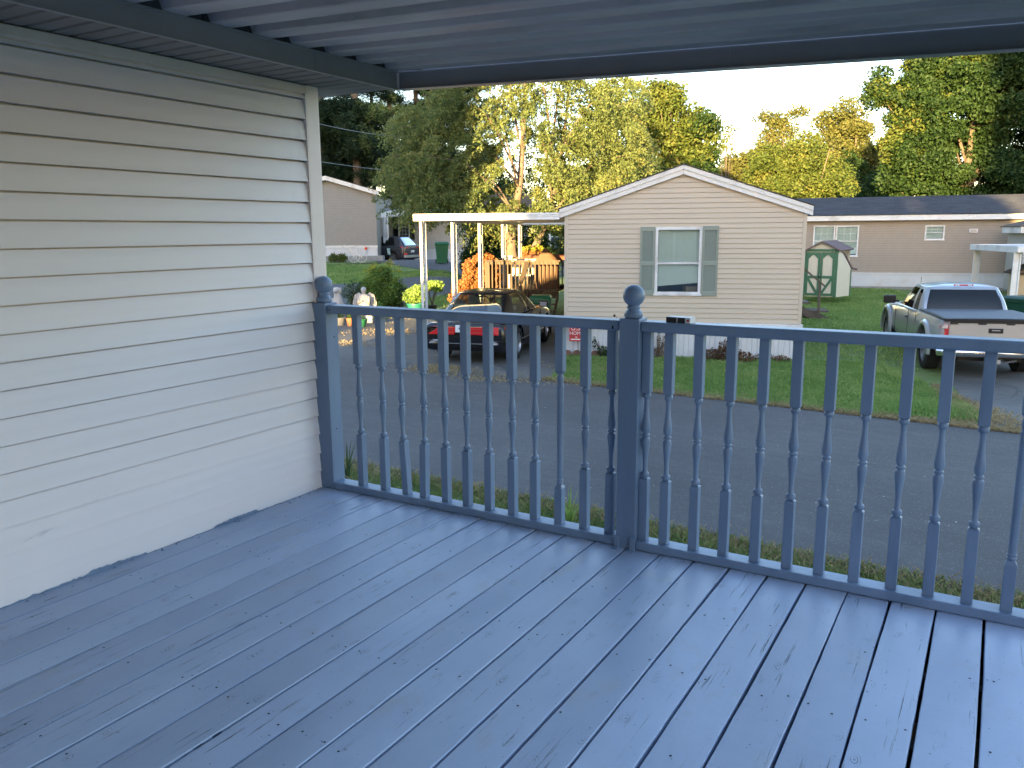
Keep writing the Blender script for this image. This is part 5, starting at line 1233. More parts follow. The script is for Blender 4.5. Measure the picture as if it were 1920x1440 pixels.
# ---------- black sedan
TH = R(16); us = np.array([math.cos(TH), math.sin(TH), 0])
sc0 = onz(968, 672)-us*.84; sc0[2] = G+.008
car = thing('parked_sedan', 'black four-door sedan parked tail-out under the white carport', 'car', sc0, TH); car.scale = (1.03, 1.03, 1.045)
ST = [(-1.12,.60,.40,.70,.74,.52), (-1.10,.80,.32,.765,.79,.64), (-1.02,.86,.27,.79,.83,.72), (-.75,.885,.23,.81,.86,.76), (-.35,.90,.21,.835,.88,.78), (.4,.90,.19,.86,.89,.80), (1.4,.90,.19,.865,.89,.80), (2.2,.90,.19,.855,.89,.78), (2.7,.89,.20,.83,.89,.74), (3.2,.87,.22,.77,.84,.68), (3.55,.80,.24,.68,.74,.60), (3.70,.66,.30,.60,.64,.50)]
lower_body('body', ST, M['cblack'], car, [(0, .365, .66), (2.76, .365, .66)])
belt = [(0,-.72,.865), (.45,-.70,.865), (.66,-.60,.87), (.745,-.40,.875), (.80,-.05,.89), (.82,.45,.905), (.825,.98,.90), (.82,1.06,.90), (.81,1.60,.895), (.79,1.98,.89), (.66,2.32,.89), (.40,2.48,.89), (0,2.54,.89)]
roof = [(0,.10,1.345), (.36,.11,1.345), (.47,.15,1.34), (.525,.24,1.335), (.55,.38,1.335), (.57,.62,1.345), (.575,.92,1.35), (.575,1.00,1.35), (.56,1.22,1.345), (.54,1.34,1.335), (.46,1.46,1.33), (.30,1.50,1.33), (0,1.52,1.33)]
cabin(car, belt, roof, 'rrpp'+'ss'+'p'+'ss'+'p'+'ff', M['cblack'], .055, 'glass3', sub=4)
mb = MB(); mb.box(-.70, .70, -.55, -.05, .915, .925); mb.build('parcel_shelf', M['room'], car)
mb = MB(); mb.box(-.78, .78, -.05, 2.35, .925, .935); mb.build('cabin_floor', M['dark'], car)
def seatb(x0, x1, y, z0, z1, th=.12):
    mb = MB(); mb.box(x0, x1, y, y+th, z0, z1); return mb
for x in (-.38, .38): seatb(x-.17, x+.17, -.12, .94, 1.13).build('head_rest', M['seat'], car, bevel=.05, seg=3)
for x in (-.38, .38): seatb(x-.22, x+.22, .80, .93, 1.03).build('front_seat', M['seat'], car, bevel=.04, seg=3); seatb(x-.13, x+.13, .82, 1.04, 1.24, .10).build('head_rest', M['seat'], car, bevel=.045, seg=3)
mb = MB(); mb.tube([(-.38+.18*math.cos(a), 1.55+.04*math.sin(a), 1.0+.17*math.sin(a)) for a in np.linspace(0, 6.283, 20)], .015, 6); mb.build('steering_wheel', M['black'], car)
mb = MB(); mb.box(.02, .30, -.46, -.34, .948, .99); mb.build('folded_paper', M['paper'], car)
for x in (-.62, .42):
    mb = MB(); mb.blob((x, -.40, .965), (.08, .05, .03), 12); mb.build('white_cap', M['plate'], car, smooth=60)
mb = MB(); mb.box(-.11, .11, .02, .05, 1.34, 1.362); mb.build('high_brake_lamp', M['black'], car)
for s in (-1, 1):                                             # lamps
    yb = -1.125
    panel([(s*.46,yb,.605), (s*.46,yb,.765), (s*.74,yb+.03,.765), (s*.86,yb+.13,.75), (s*.875,yb+.20,.70), (s*.84,yb+.12,.63), (s*.74,yb+.02,.61)], .02).build('tail_light', M['redl'], car, bevel=.01)
    panel([(s*.17,yb-.012,.61), (s*.15,yb-.012,.76), (s*.45,yb-.004,.765), (s*.45,yb-.004,.605)], .015).build('tail_light', M['redl'], car, bevel=.006)
    for z in (.655, .72): panel([(s*.20,yb-.03,z-.010), (s*.20,yb-.03,z+.010), (s*.42,yb-.022,z+.010), (s*.42,yb-.022,z-.010)], .003).build('lens_rib', M['signr'], car)
    mb = panel([(s*.56,yb-.0,.42), (s*.52,yb-.0,.50), (s*.80,yb+.05,.50), (s*.875,yb+.14,.49), (s*.85,yb+.12,.44), (s*.72,yb+.02,.415)], .018); mb.build('bumper_insert', M['chrome'], car, bevel=.01)
    mb = panel([(s*.60,yb-.012,.435), (s*.57,yb-.012,.485), (s*.79,yb+.036,.485), (s*.84,yb+.115,.475), (s*.82,yb+.10,.45), (s*.72,yb+.01,.43)], .018); mb.build('bumper_reflector', M['fascia'], car, bevel=.006)
    x = s*.875; mb = MB(); mb.box(s*.90, s*1.12, 1.77, 1.87, .93, 1.06) if s > 0 else mb.box(-1.12, -.90, 1.77, 1.87, .93, 1.06); mb.build('wing_mirror', M['cblack'], car, bevel=.035, seg=3)
    mb = MB(); mb.box(s*1.01-.08, s*1.01+.08, 1.764, 1.769, .95, 1.04); mb.build('mirror_glass', M['fascia'], car, bevel=.002)
    for y in (.30, 1.25): mb = MB(); mb.bar((s*.888, y, .80), (s*.888, y+.16, .80), .02, .025); mb.build('door_handle', M['cblack'], car)
    mb = MB(); mb.bar((s*.902, .15, .40), (s*.902, 2.3, .40), .008, .025); mb.build('side_trim', M['chrome'], car)
    mb = MB()
    for y in (.12, 1.02, 1.98): mb.box(s*.895-.008, s*.895+.008, y-.004, y+.004, .30, .86)
    mb.build('door_seam', M['black'], car)
panel([(-.155,-1.137,.655), (-.155,-1.137,.80), (.155,-1.137,.80), (.155,-1.137,.655)], .01).build('licence_plate', M['plate'], car, bevel=.004)
mb = MB(); mb.box(-.62, .62, -1.135, -1.115, .425, .440); mb.build('chrome_strip', M['chrome'], car)
panel([(.50,-1.13,.545),(.50,-1.13,.565),(.60,-1.125,.565),(.60,-1.125,.545)], .01).build('boot_badge', M['chrome'], car)
for s in (-1, 1):
    wheel(car, s*.78, 0, .325, .21, s, 7); wheel(car, s*.78, 2.76, .325, .21, s, 7)
def totext(s, size, loc, rot, parent, mt, ext=.002, name='lettering', xs=1.0):
    cu = bpy.data.curves.new(name, 'FONT'); cu.body = s; cu.size = size; cu.align_x = 'CENTER'; cu.extrude = ext; cu.resolution_u = 3
    o = bpy.data.objects.new('tmp', cu); C.objects.link(o)
    dg = bpy.context.evaluated_depsgraph_get(); me = bpy.data.meshes.new_from_object(o.evaluated_get(dg)); bpy.data.objects.remove(o)
    q = bpy.data.objects.new(name, me); C.objects.link(q); me.materials.clear(); me.materials.append(mt); q.parent = parent; q.location = loc; q.rotation_euler = rot; q.scale = (xs, 1, 1); return q
totext('4B 71', .085, (.01, -1.149, .70), (R(90), 0, 0), car, M['blue'])

# ---------- silver pickup
TT = R(17); ut = np.array([math.cos(TT), math.sin(TT), 0])
zt0 = -1.60; pt = onz(1741, 691, zt0); tp = pt+ut*.86; tp[2] = gz(tp[0], tp[1])+.008
print('truck ground', tp[2])
trk = thing('pickup_truck', 'silver extended-cab pickup with a grey bed cover parked on the right', 'pickup truck', tp, TT); trk.scale = (1.05, 1.05, 1.06)
ST = [(-1.10,.93,.52,1.00,1.04,.90), (-1.08,.955,.44,1.035,1.075,.92), (-.6,.965,.44,1.05,1.085,.92), (0,.97,.44,1.055,1.09,.92), (.75,.97,.40,1.06,1.09,.92), (.86,.965,.38,1.06,1.08,.90), (1.5,.96,.34,1.05,1.08,.88), (2.6,.96,.34,1.04,1.08,.88), (3.1,.96,.40,1.02,1.08,.84), (3.7,.95,.42,.99,1.05,.80), (4.3,.92,.44,.92,.98,.74), (4.45,.84,.50,.84,.88,.68)]
lower_body('body', ST, M['csilver'], trk, [(0, .455, .66), (3.64, .455, .66)], crown=.0, tumble=.035)
belt = [(0,.92,1.05), (.60,.92,1.05), (.74,.925,1.05), (.83,.97,1.05), (.865,1.10,1.05), (.875,1.42,1.05), (.88,1.56,1.05), (.88,2.2,1.05), (.87,2.62,1.05), (.76,2.95,1.07), (.42,3.10,1.08), (0,3.14,1.08)]
roof = [(0,1.17,1.56), (.52,1.17,1.56), (.62,1.19,1.555), (.675,1.24,1.55), (.70,1.34,1.55), (.71,1.50,1.555), (.71,1.62,1.56), (.70,2.0,1.56), (.68,2.18,1.55), (.60,2.32,1.545), (.35,2.40,1.545), (0,2.42,1.545)]
cabin(trk, belt, roof, 'rrpp'+'s'+'p'+'ss'+'p'+'ff', M['csilver'], .075, 'glass2', sub=4, v0=.04, v1=.90)
mb = MB(); mb.box(-.84, .84, 1.0, 2.95, 1.085, 1.095); mb.build('cabin_floor', M['dark'], trk)
for x in (-.4, .4): seatb(x-.24, x+.24, 1.85, 1.09, 1.30).build('front_seat', M['dark'], trk, bevel=.04, seg=3); seatb(x-.13, x+.13, 1.87, 1.30, 1.46, .09).build('head_rest', M['dark'], trk, bevel=.04, seg=3)
mb = MB(); mb.box(-.80, .80, -1.118, -1.085, .56, 1.065); mb.build('tailgate', M['cpewter'], trk, bevel=.014, seg=3)
mb = MB(); P = []
for y in np.linspace(-1.13, .90, 16): P.append([(x, y, 1.118+.012*math.sin(math.pi*(y+1.13)/2.03)+.010*math.cos(x*1.7)) for x in np.linspace(-.86, .86, 12)])
mb.grid(P); mb.build('bed_cover', M['tonn'], trk, smooth=60, recalc=False)
mb = MB(); mb.box(-.885, -.845, -1.12, .90, 1.085, 1.122); mb.box(.845, .885, -1.12, .90, 1.085, 1.122); mb.box(-.88, .88, -1.15, -1.10, 1.075, 1.118); mb.build('cover_rail', M['black'], trk, bevel=.008)
mb = MB(); mb.box(-.79, .79, -1.132, -1.10, 1.035, 1.085)
for x in (-.72, -.24, .24, .72): mb.box(x-.07, x+.07, -1.138, -1.10, 1.012, 1.04)
mb.build('tailgate_cap', M['black'], trk, bevel=.006)
mb = MB(); mb.box(-.125, .125, -1.128, -1.112, .855, .945); mb.build('tailgate_handle', M['black'], trk, bevel=.02, seg=3)
mb = MB(); mb.box(-.07, .07, -1.136, -1.128, .90, .918); mb.build('handle_grip', M['alloy'], trk, bevel=.003)
totext('SILVERADO', .040, (-.56, -1.121, .665), (R(90), 0, 0), trk, M['alloy'], xs=1.5)
totext('CHEVROLET', .050, (.50, -1.121, .665), (R(90), 0, 0), trk, M['brandk'], xs=1.45)
for s in (-1, 1):
    y0 = -1.112
    panel([(s*.805,y0,.60), (s*.805,y0,1.0), (s*.90,y0+.015,1.0), (s*.945,y0+.06,.98), (s*.955,y0+.10,.80), (s*.955,y0+.08,.62), (s*.92,y0+.02,.60)], .018).build('tail_light', M['redl'], trk, bevel=.01)
    for z0_, z1_, mm in ((.93, .995, 'clearl'), (.70, .79, 'clearl')): panel([(s*.82,y0-.014,z0_), (s*.82,y0-.014,z1_), (s*.90,y0-.004,z1_), (s*.92,y0+.005,z0_)], .012).build('clear_lens', M[mm], trk, bevel=.006)
    for yc in (0, 3.64):
        mb = MB(); P = []
        for a in np.linspace(R(-8), R(188), 22):
            c, sn = math.cos(a), math.sin(a); P.append([(s*x_, yc+c*r_, .43+sn*r_) for x_, r_ in ((.955, .455), (1.005, .45), (1.02, .475), (1.01, .53), (.958, .56))])
        mb.grid(P); mb.build('wheel_flare', M['csilver'], trk, smooth=50)
    mb = MB(); mb.box(s*1.12-.13, s*1.12+.13, 2.66, 2.77, 1.09, 1.27); mb.bar((s*.90, 2.72, 1.13), (s*1.05, 2.72, 1.15), .05, .05); mb.build('wing_mirror', M['black'], trk, bevel=.04, seg=3)
    mb = MB(); mb.box(s*.962-.012, s*.962+.012, 1.62, 1.78, .86, .90); mb.build('door_handle', M['black'], trk, bevel=.008)
    mb = MB()
    for y in (1.52, 2.78): mb.box(s*.958-.006, s*.958+.006, y-.004, y+.004, .42, 1.04)
    mb.box(s*.962-.006, s*.962+.006, .81, .82, .46, 1.05); mb.build('door_seam', M['black'], trk)
mb = MB(); mb.tube([(-.95,-1.10,.50), (-.80,-1.22,.50), (.80,-1.22,.50), (.95,-1.10,.50)], .085, 10); mb.build('rear_bumper', M['chrome'], trk, smooth=50)
mb = MB(); mb.box(-.19, .19, 1.155, 1.18, 1.585, 1.615); mb.build('high_brake_lamp', M['redl'], trk, bevel=.01)
for x in (-.12, .12): mb = MB(); mb.box(x-.04, x+.04, 1.148, 1.156, 1.588, 1.612); mb.build('cargo_lamp', M['clearl'], trk)
mb = MB(); mb.tube([(-.62, 2.1, 1.6), (-.62, 2.08, 1.72)], .006, 5); mb.build('aerial', M['black'], trk)
mb = MB(); mb.tube([(.15,-.9,.36), (.25,-1.0,.30), (.42,-1.05,.34)], .02, 6); mb.box(-.1, .1, -1.22, -.9, .30, .38); mb.build('tow_hitch', M['alloy'], trk)
mb = MB(); mb.box(-.55, .55, -.9, 3.9, .30, .46); mb.tube([(-.75,0,.42), (.75,0,.42)], .06, 8); mb.build('chassis', M['black'], trk)
for s in (-1, 1):
    wheel(trk, s*.83, 0, .40, .28, s, 6, .03); wheel(trk, s*.83, 3.64, .40, .28, s, 6, .03)

# ---------- dark SUV far left, and a second one behind the cream home's carport
sq = ong(740, 496); sq = at(753, 495, 50.5)
suv = thing('parked_suv', 'charcoal compact SUV parked under the far left carport', 'car', (sq[0], sq[1], gz(sq[0], sq[1])), R(95))
suv.location[2] = sq[2]; suv.scale = (1.1, 1.1, 1.12)
ST = [(-.74,.62,.50,.90,.95,.55), (-.72,.82,.36,.93,1.0,.70), (-.6,.88,.28,.96,1.02,.78), (0,.90,.24,.97,1.02,.80), (1.2,.90,.22,.96,1.0,.80), (2.2,.90,.22,.94,1.0,.78), (2.8,.88,.24,.88,.96,.72), (3.2,.82,.28,.80,.86,.62), (3.35,.66,.36,.70,.74,.5)]
lower_body('body', ST, M['cgrey'], suv, [(0, .38, .66), (2.6, .38, .66)])
belt = [(0,-.70,1.0), (.50,-.68,1.0), (.68,-.60,1.0), (.76,-.45,1.0), (.80,-.1,1.0), (.82,.4,1.0), (.82,.95,.99), (.82,1.0,.99), (.81,1.5,.98), (.79,1.85,.97), (.66,2.15,.97), (.40,2.28,.97), (0,2.32,.97)]
roof = [(0,-.28,1.47), (.44,-.27,1.47), (.53,-.22,1.47), (.57,-.14,1.47), (.585,.08,1.48), (.60,.45,1.49), (.60,.90,1.50), (.60,.95,1.50), (.59,1.15,1.49), (.56,1.30,1.48), (.47,1.42,1.47), (.30,1.46,1.47), (0,1.48,1.47)]
cabin(suv, belt, roof, 'rrpp'+'ss'+'p'+'ss'+'p'+'ff', M['cgrey'], .05, 'glass2', sub=3)
mb = MB(); mb.box(-.75, .75, -.55, 2.1, 1.0, 1.02); mb.build('cabin_floor', M['dark'], suv)
for s in (-1, 1):
    panel([(s*.42,-.745,.88), (s*.42,-.745,.94), (s*.78,-.71,.98), (s*.90,-.52,.97), (s*.88,-.60,.90), (s*.74,-.735,.86)], .02).build('tail_light', M['redl'], suv)
    panel([(s*.60,-.76,.52), (s*.60,-.76,.62), (s*.84,-.70,.62), (s*.84,-.70,.52)], .02).build('bumper_lamp', M['redl'], suv)
    for y in (0, 2.6):
        wheel(suv, s*.80, y, .335, .22, s, 10)
        mb = MB(); P = []
        for a in np.linspace(0, math.pi, 14): P.append([(s*x_, y+math.cos(a)*r_, .36+math.sin(a)*r_) for x_, r_ in ((.89, .38), (.915, .38), (.915, .43), (.89, .44))])
        mb.grid(P); mb.build('wheel_arch', M['blackm'], suv)
    mb = MB(); mb.blob((s*.98, 1.75, 1.08), (.10, .07, .07), 10); mb.build('wing_mirror', M['cgrey'], suv)
mb = MB(); mb.box(-.84, .84, -.79, -.70, .36, .50); mb.build('bumper', M['alloy'], suv, bevel=.02)
panel([(-.16,-.76,.64), (-.16,-.76,.76), (.16,-.76,.76), (.16,-.76,.64)], .012).build('licence_plate', M['plate'], suv)
mb = MB(); mb.lathe([(.045,-.77),(.045,-.75)], (0,0,.90), 14, axis='y'); mb.build('badge', M['chrome'], suv)
s2 = copy_tree(suv); q = at(1010, 492, 55); s2.location = (q[0], q[1], q[2]); s2.rotation_euler = (0, 0, R(-60)); s2['label'] = 'dark vehicle glimpsed behind the timber porch beyond the birch'
suv['group'] = s2['group'] = 'dark vehicles parked behind'
q = at(1031, 490, 50); t = thing('white_post', 'thin white post beside the dark vehicle beyond the birch', 'post', q); mb = MB(); mb.box(-.05, .05, -.05, .05, 0, 2.4); mb.build('post', M['white'], t)

# ================================================================== trees and shrubs
def envelope(depth, ells, k, rsub, jit=.0, flat=1.0):
    """ells: (px, py, rx, ry) as seen at that depth -> sub clumps through real round volumes"""
    out = []; s = depth/FPX; ar = np.array([e[2]*e[3] for e in ells], float); ar /= ar.sum()
    for (px, py, rx, ry), w_ in zip(ells, ar):
        c = at(px, py, depth); Rx, Rz = rx*s, ry*s; Ry = Rx*.85
        for _ in range(max(2, int(k*w_))):
            d = rng.normal(0, 1, 3); d /= np.linalg.norm(d); q = rng.uniform(.35, 1)**.6*.92
            r = rsub*rng.uniform(.6, 1.25)
            out.append((c+_r*d[0]*Rx*q+np.array([0,0,1])*d[2]*Rz*q+np.array([_f[0], _f[1], 0])*d[1]*Ry*q, (r, r, r*flat*rng.uniform(.7, 1))))
    return out
def tree(name, label, depth, basepx, ells, k, rsub, n, leaf, mt, bark='bark', trunk=.3, group='trees behind the homes', limbs=14, asp=.6, flat=.0, shell=.25, subflat=.8, forks=1, extra=None):
    b = at(basepx[0], basepx[1], depth); b[2] = gz(b[0], b[1])-.05
    cs = envelope(depth, ells, k, rsub, flat=subflat); t = thing(name, label, 'tree', b, 0, group)
    Q = cluster(cs, n, leaf, flat, asp, shell)-b; o = quads(Q, 'crown', M[mt], t)
    if extra:
        for (e2_, k2, r2, n2, l2, m2) in extra:
            Q = cluster(envelope(depth, e2_, k2, r2, flat=subflat), n2, leaf if not l2 else l2, flat, asp, shell)-b; quads(Q, 'crown_light_shade', M[m2], t)
    top = max(c[2] for c, _ in cs)-b[2]; mb = MB(); cen = np.mean([c for c, _ in cs], 0)-b
    for f in range(forks):
        fx = (f-(forks-1)/2)*.5; tx, ty = cen[0]*.6+fx*2.5, cen[1]*.6
        pts = [(fx*.5, 0, 0), (fx+.05*trunk+tx*.15, ty*.15, top*.2), (fx+tx*.5, ty*.5, top*.5), (fx*1.6+tx, ty, top*.88)]
        P_ = cr(pts, 4); mb.tube(P_, list(np.linspace(trunk*(1.0 if forks == 1 else .75), trunk*.18, len(P_))), 9)
        sel = [cs[i] for i in rng.choice(len(cs), min(limbs, len(cs)), replace=False)]
        for c, r in sel:
            c = c-b; zz = min(c[2]*.62, top*.8); i = min(int(zz/(top*.88)*len(P_)), len(P_)-1); s = P_[i]; md = (s+c)/2+np.array([0,0,-.06*np.linalg.norm(c-s)+.3])
            q = cr([s, md, c], 4); mb.tube(q, list(np.linspace(trunk*.32, trunk*.05, len(q))), 6)
    mb.build('trunk', M[bark], t, smooth=60); return t

# ---------- the drooping birch behind the carport
def birch():
    D = 34.0; b = at(968, 505, D); b[2] = gz(b[0], b[1])-.05
    t = thing('birch_tree', 'tall drooping two-stemmed birch, half golden in the low sun, behind the carport', 'tree', b)
    ells = [(960,300,180,150),(1060,200,120,120),(860,260,110,90),(900,335,90,32),(1040,350,110,70),(960,140,150,110),(1120,280,70,110),(800,330,60,60),(980,40,170,90)]
    cs = envelope(D, ells, 520, .75); Q = []; s = D/FPX
    c0 = at(985, 260, D); c0[2] = 0; mb = MB()
    starts = [c for c, r in cs]
    for px, py in ((788,285),(775,330),(800,345),(778,360),(815,300),(790,250),(830,250),(820,385),(800,400),(862,400),(800,380),(895,395),(770,262),(785,315),(840,210),(860,180),(905,410),(950,400),(1010,405),(1075,380),(1120,360),(1150,330),(1180,250),(1175,180),(760,345),(782,378),(820,405),(1185,300),(855,410)):
        starts += [at(px+random.gauss(0,8), py-(40 if px < 900 else 14)+random.gauss(0,6), D+random.uniform(-3, 3)) for _ in range(7)]
    for c in starts:                                        # each spray arches out and hangs down
        o = c-c0; o[2] = 0; o /= np.linalg.norm(o)+1e-6
        for _ in range(5):
            L = random.uniform(.8, 2.1); dd = o+rng.normal(0, .45, 3)*np.array([1,1,0]); dd /= np.linalg.norm(dd)+1e-6; nn = int(33*L); tt = rng.uniform(0, 1, nn)
            P = c+dd*(tt*L*.62)[:, None]+np.array([0,0,1])*((.22*L*tt-L*.80*tt**2))[:, None]+rng.normal(0, .06, (nn, 3)); Q.append(P)
    def arm(x0, y0, x1, y1, dd):                            # a long level branch with short hanging sprays along it
        A, B = at(x0, y0, D+dd*.4), at(x1, y1, D+dd); q_ = cr([A-b, (A+B)/2-b+(0,0,.25), B-b], 4); mb.tube(q_, list(np.linspace(.035, .006, len(q_))), 5)
        n0 = int(np.linalg.norm(B-A)*9)
        for _ in range(n0):
            s_ = random.uniform(.1, 1); c = A*(1-s_)+B*s_+np.array([0,0,.25*math.sin(math.pi*s_)]); dd_ = (B-A)/np.linalg.norm(B-A)+rng.normal(0, .55, 3)*np.array([1,1,.3]); dd_ /= np.linalg.norm(dd_)
            L = random.uniform(.25, .75)*(1.15-.45*s_); nn = int(34*L)+3; tt = rng.uniform(0, 1, nn)
            Q.append(c+dd_*(tt*L*.7)[:, None]+np.array([0,0,1])*((-L*.75*tt**1.7))[:, None]+rng.normal(0, .045, (nn, 3)))
    for q in ((830,250,702,250,-2),(820,240,722,272,1),(835,225,742,232,0),(830,300,712,300,-1.5),(845,320,705,335,1),(840,340,722,352,-2),(850,345,700,372,0),(850,365,715,392,-1),(860,385,742,418,1),(870,390,775,428,-2),(880,390,810,420,0),(900,385,838,432,-1),(850,190,790,180,0),(860,160,812,150,1),(1130,350,1190,372,0),(1150,300,1215,318,1),(1160,200,1225,200,0),(960,385,925,420,0),(1040,385,1010,425,-1),(1100,370,1075,410,1)): arm(*q)
    P = np.vstack(Q); print('birch leaves', len(P))
    quads(leafat(P, .115, .48, 0, .6)-b, 'crown', M['birch'], t)
    def limb(pts, r0, r1, n=7): q = cr([at(*p)-b for p in pts], 4); mb.tube(q, list(np.linspace(r0, r1, len(q))), n)
    limb([(968,512,D),(958,470,D),(962,420,D),(975,340,D),(982,220,D),(990,60,D)], .27, .05, 10)
    limb([(985,512,D),(1000,470,D+.4),(1018,430,D+.6),(1040,360,D+1),(1058,250,D+1.5),(1075,90,D+2)], .20, .04, 9)
    for i, (x1, y1, dd) in enumerate(((790,290,-2),(800,230,1),(860,180,-1),(900,330,-2),(1120,240,2),(1150,170,-1),(1100,330,1),(830,360,1.5),(1010,140,-2),(940,110,2),(800,350,0),(1060,130,3),(1010,260,-2),(925,240,-3),(1175,290,0))):
        y0 = y1+75 if y1 > 200 else y1+110; sx_ = 972 if x1 < 985 else 1035; limb([(sx_, min(y0+40, 420), D),((x1+sx_)/2, (y0+y1)/2-14, D+dd*.6),(x1, y1, D+dd)], .055, .010, 6)
    mb.build('trunk', M['barkb'], t, smooth=60)
birch()
# ---------- pines at the left
def pine(label, px, depth, rtrunk, ybase, tiers, mt='pine'):
    b = at(px, ybase, depth); b[2] = gz(b[0], b[1])-.1
    t = thing('pine_tree', label, 'tree', b, 0, 'tall dark pines behind the far left home'); s = depth/FPX; Q = []; mb = MB()
    top = at(px, -120, depth)[2]-b[2]; mb.tube([(0,0,0), (.1,0,top*.4), (-.1,.1,top*.75), (0,0,top)], [rtrunk, rtrunk*.85, rtrunk*.6, .08], 9)
    for (py, rx, k) in tiers:
        z = at(px, py, depth)[2]-b[2]
        for j in range(k):
            a = random.uniform(0, 2*math.pi); L = rx*s*random.uniform(.55, 1.1); z0 = z+random.gauss(0, .35); e = np.array([math.cos(a)*L, math.sin(a)*L, random.uniform(-.05, .3)*L])
            mb.tube([(0,0,z0), e*.5+(0,0,z0+.1), e+(0,0,z0)], [.07, .045, .015], 5)
            nn = int(L*60); tt = rng.uniform(.22, 1.05, nn); P = np.array([0,0,z0])+e*tt[:, None]; sp = .22+.42*L*.28*np.sin(np.clip(tt, 0, 1)*2.6)
            P = P+rng.normal(0, 1, (nn, 3))*np.column_stack([sp, sp, sp*.45]); P = np.repeat(P, 11, axis=0)+rng.normal(0, .12, (nn*11, 3)); Q.append(P)
    P = np.vstack(Q); quads(leafat(P, .36, .13, .35, -.1), 'crown', M[mt], t); mb.build('trunk', M['bark'], t, smooth=60); return len(P)
n_ = 0
n_ += pine('dark pine whose pale trunk rises just left of the porch beam end', 736, 68, .30, 395, [(200, 50, 3), (165, 80, 3), (130, 100, 6), (255, 35, 3), (300, 50, 4)])
n_ += pine('dark pine nearest the corner of the ivory siding', 612, 66, .30, 430, [(345, 95, 9), (305, 90, 9), (265, 95, 9), (225, 90, 7), (180, 80, 3), (145, 90, 3)])
n_ += pine('dark pine over the ridge of the far left home', 672, 64, .36, 400, [(330, 70, 8), (295, 80, 9), (262, 85, 10), (232, 80, 9), (205, 50, 3), (150, 75, 3)])
n_ += pine('slim dark pine beside the end of the far left home', 703, 72, .19, 395, [(335, 50, 6), (300, 55, 6), (270, 60, 6), (235, 60, 6), (150, 80, 4)])
n_ += pine('pine with a dark trunk seen below the porch beam end', 784, 76, .28, 395, [(170, 75, 3), (135, 95, 6), (215, 45, 3), (250, 70, 6), (300, 80, 7), (345, 70, 6)])
n_ += pine('broad dark pine behind the drooping birch', 850, 80, .3, 395, [(175, 90, 8), (215, 90, 8), (260, 95, 8), (305, 90, 8), (345, 80, 6)])
print('pine needles', n_)
# ---------- broadleaf trees
tree('broadleaf_tree', 'round green tree left of the open sky, above the cream gable', 64, (1270, 400), [(1265,230,62,70),(1225,290,70,70),(1300,270,42,62),(1240,190,48,40),(1190,250,60,80),(1310,320,36,40)], 150, 1.15, 34000, .26, 'gold', trunk=.4, extra=[([(1300,265,46,66),(1300,330,45,40),(1250,330,60,40)], 60, 1.1, 16000, .26, 'mapleD')])  # deep green extra patch paints the crown's shaded right and underside
tree('broadleaf_tree', 'green tree filling in behind the right side of the birch', 56, (1120, 420), [(1120,260,80,110),(1100,350,80,50),(1160,330,60,60),(1150,190,60,60)], 70, 1.0, 15000, .24, 'gold', trunk=.25)
tree('broadleaf_tree', 'low tawny tree just right of the cream gable peak', 92, (1390, 420), [(1375,330,38,34),(1410,310,36,36),(1430,335,34,32),(1350,345,30,26)], 70, 1.2, 15000, .28, 'fall', trunk=.3)
tree('sapling', 'thin bare-looking sapling standing alone against the sky', 90, (1360, 420), [(1364,250,12,22),(1352,290,14,22),(1368,276,14,16)], 16, .8, 900, .24, 'fall', trunk=.12, limbs=9, group=None)
tree('broadleaf_tree', 'tall wispy tree with an arching pinkish limb against the sky', 88, (1468, 420), [(1450,225,32,20),(1500,215,24,14),(1470,260,34,34),(1440,265,20,30),(1478,300,30,30)], 95, .95, 8500, .26, 'fall', bark='barkb', trunk=.30, limbs=26)
tree('broadleaf_tree', 'bright yellow-green tree with a pale trunk, standing over the black roof', 60, (1502, 420), [(1500,300,60,48),(1450,330,50,40),(1560,335,38,36),(1495,350,90,30),(1518,262,22,28),(1430,300,30,30)], 150, .85, 30000, .20, 'gold', bark='barkb', trunk=.16, forks=3, limbs=16)
tree('broadleaf_tree', 'tall golden tree between the wispy tree and the big dark tree', 82, (1600, 420), [(1600,240,44,42),(1560,235,30,26),(1590,205,18,24),(1615,290,46,36),(1640,310,34,44),(1560,290,40,36)], 120, 1.05, 20000, .27, 'fall', trunk=.35, extra=[([(1600,330,60,42),(1570,320,40,44),(1640,350,44,30)], 70, 1.1, 16000, .27, 'mapleD')])  # deep green extra patch colours the lower crown as shaded
tree('maple_tree', 'huge dense dark green tree at the right, sunlit left side painted in yellow leaves', 52, (1800, 420), [(1790,200,110,110),(1720,290,70,80),(1850,110,120,90),(1900,250,110,130),(1760,110,60,55),(1720,200,45,60),(1700,340,55,40),(1668,172,26,30),(1645,150,12,14),(1850,340,140,50),(1960,120,100,100)], 480, .95, 190000, .22, 'mapleD', trunk=.4, limbs=16, extra=[([(1720,215,52,70),(1690,270,36,50),(1780,115,70,45),(1668,172,24,28),(1720,130,20,24)], 80, .9, 16000, .21, 'gold')])  # yellow extra patch paints sunlight on the left of the crown
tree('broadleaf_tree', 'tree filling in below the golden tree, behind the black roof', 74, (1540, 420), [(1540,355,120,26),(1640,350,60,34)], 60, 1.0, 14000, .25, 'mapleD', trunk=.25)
tree('broadleaf_tree', 'dark tree behind the brown-roofed home', 84, (880, 430), [(880,350,120,60),(980,380,100,50),(1040,400,80,60)], 90, 1.2, 16000, .30, 'mapleD', trunk=.3)
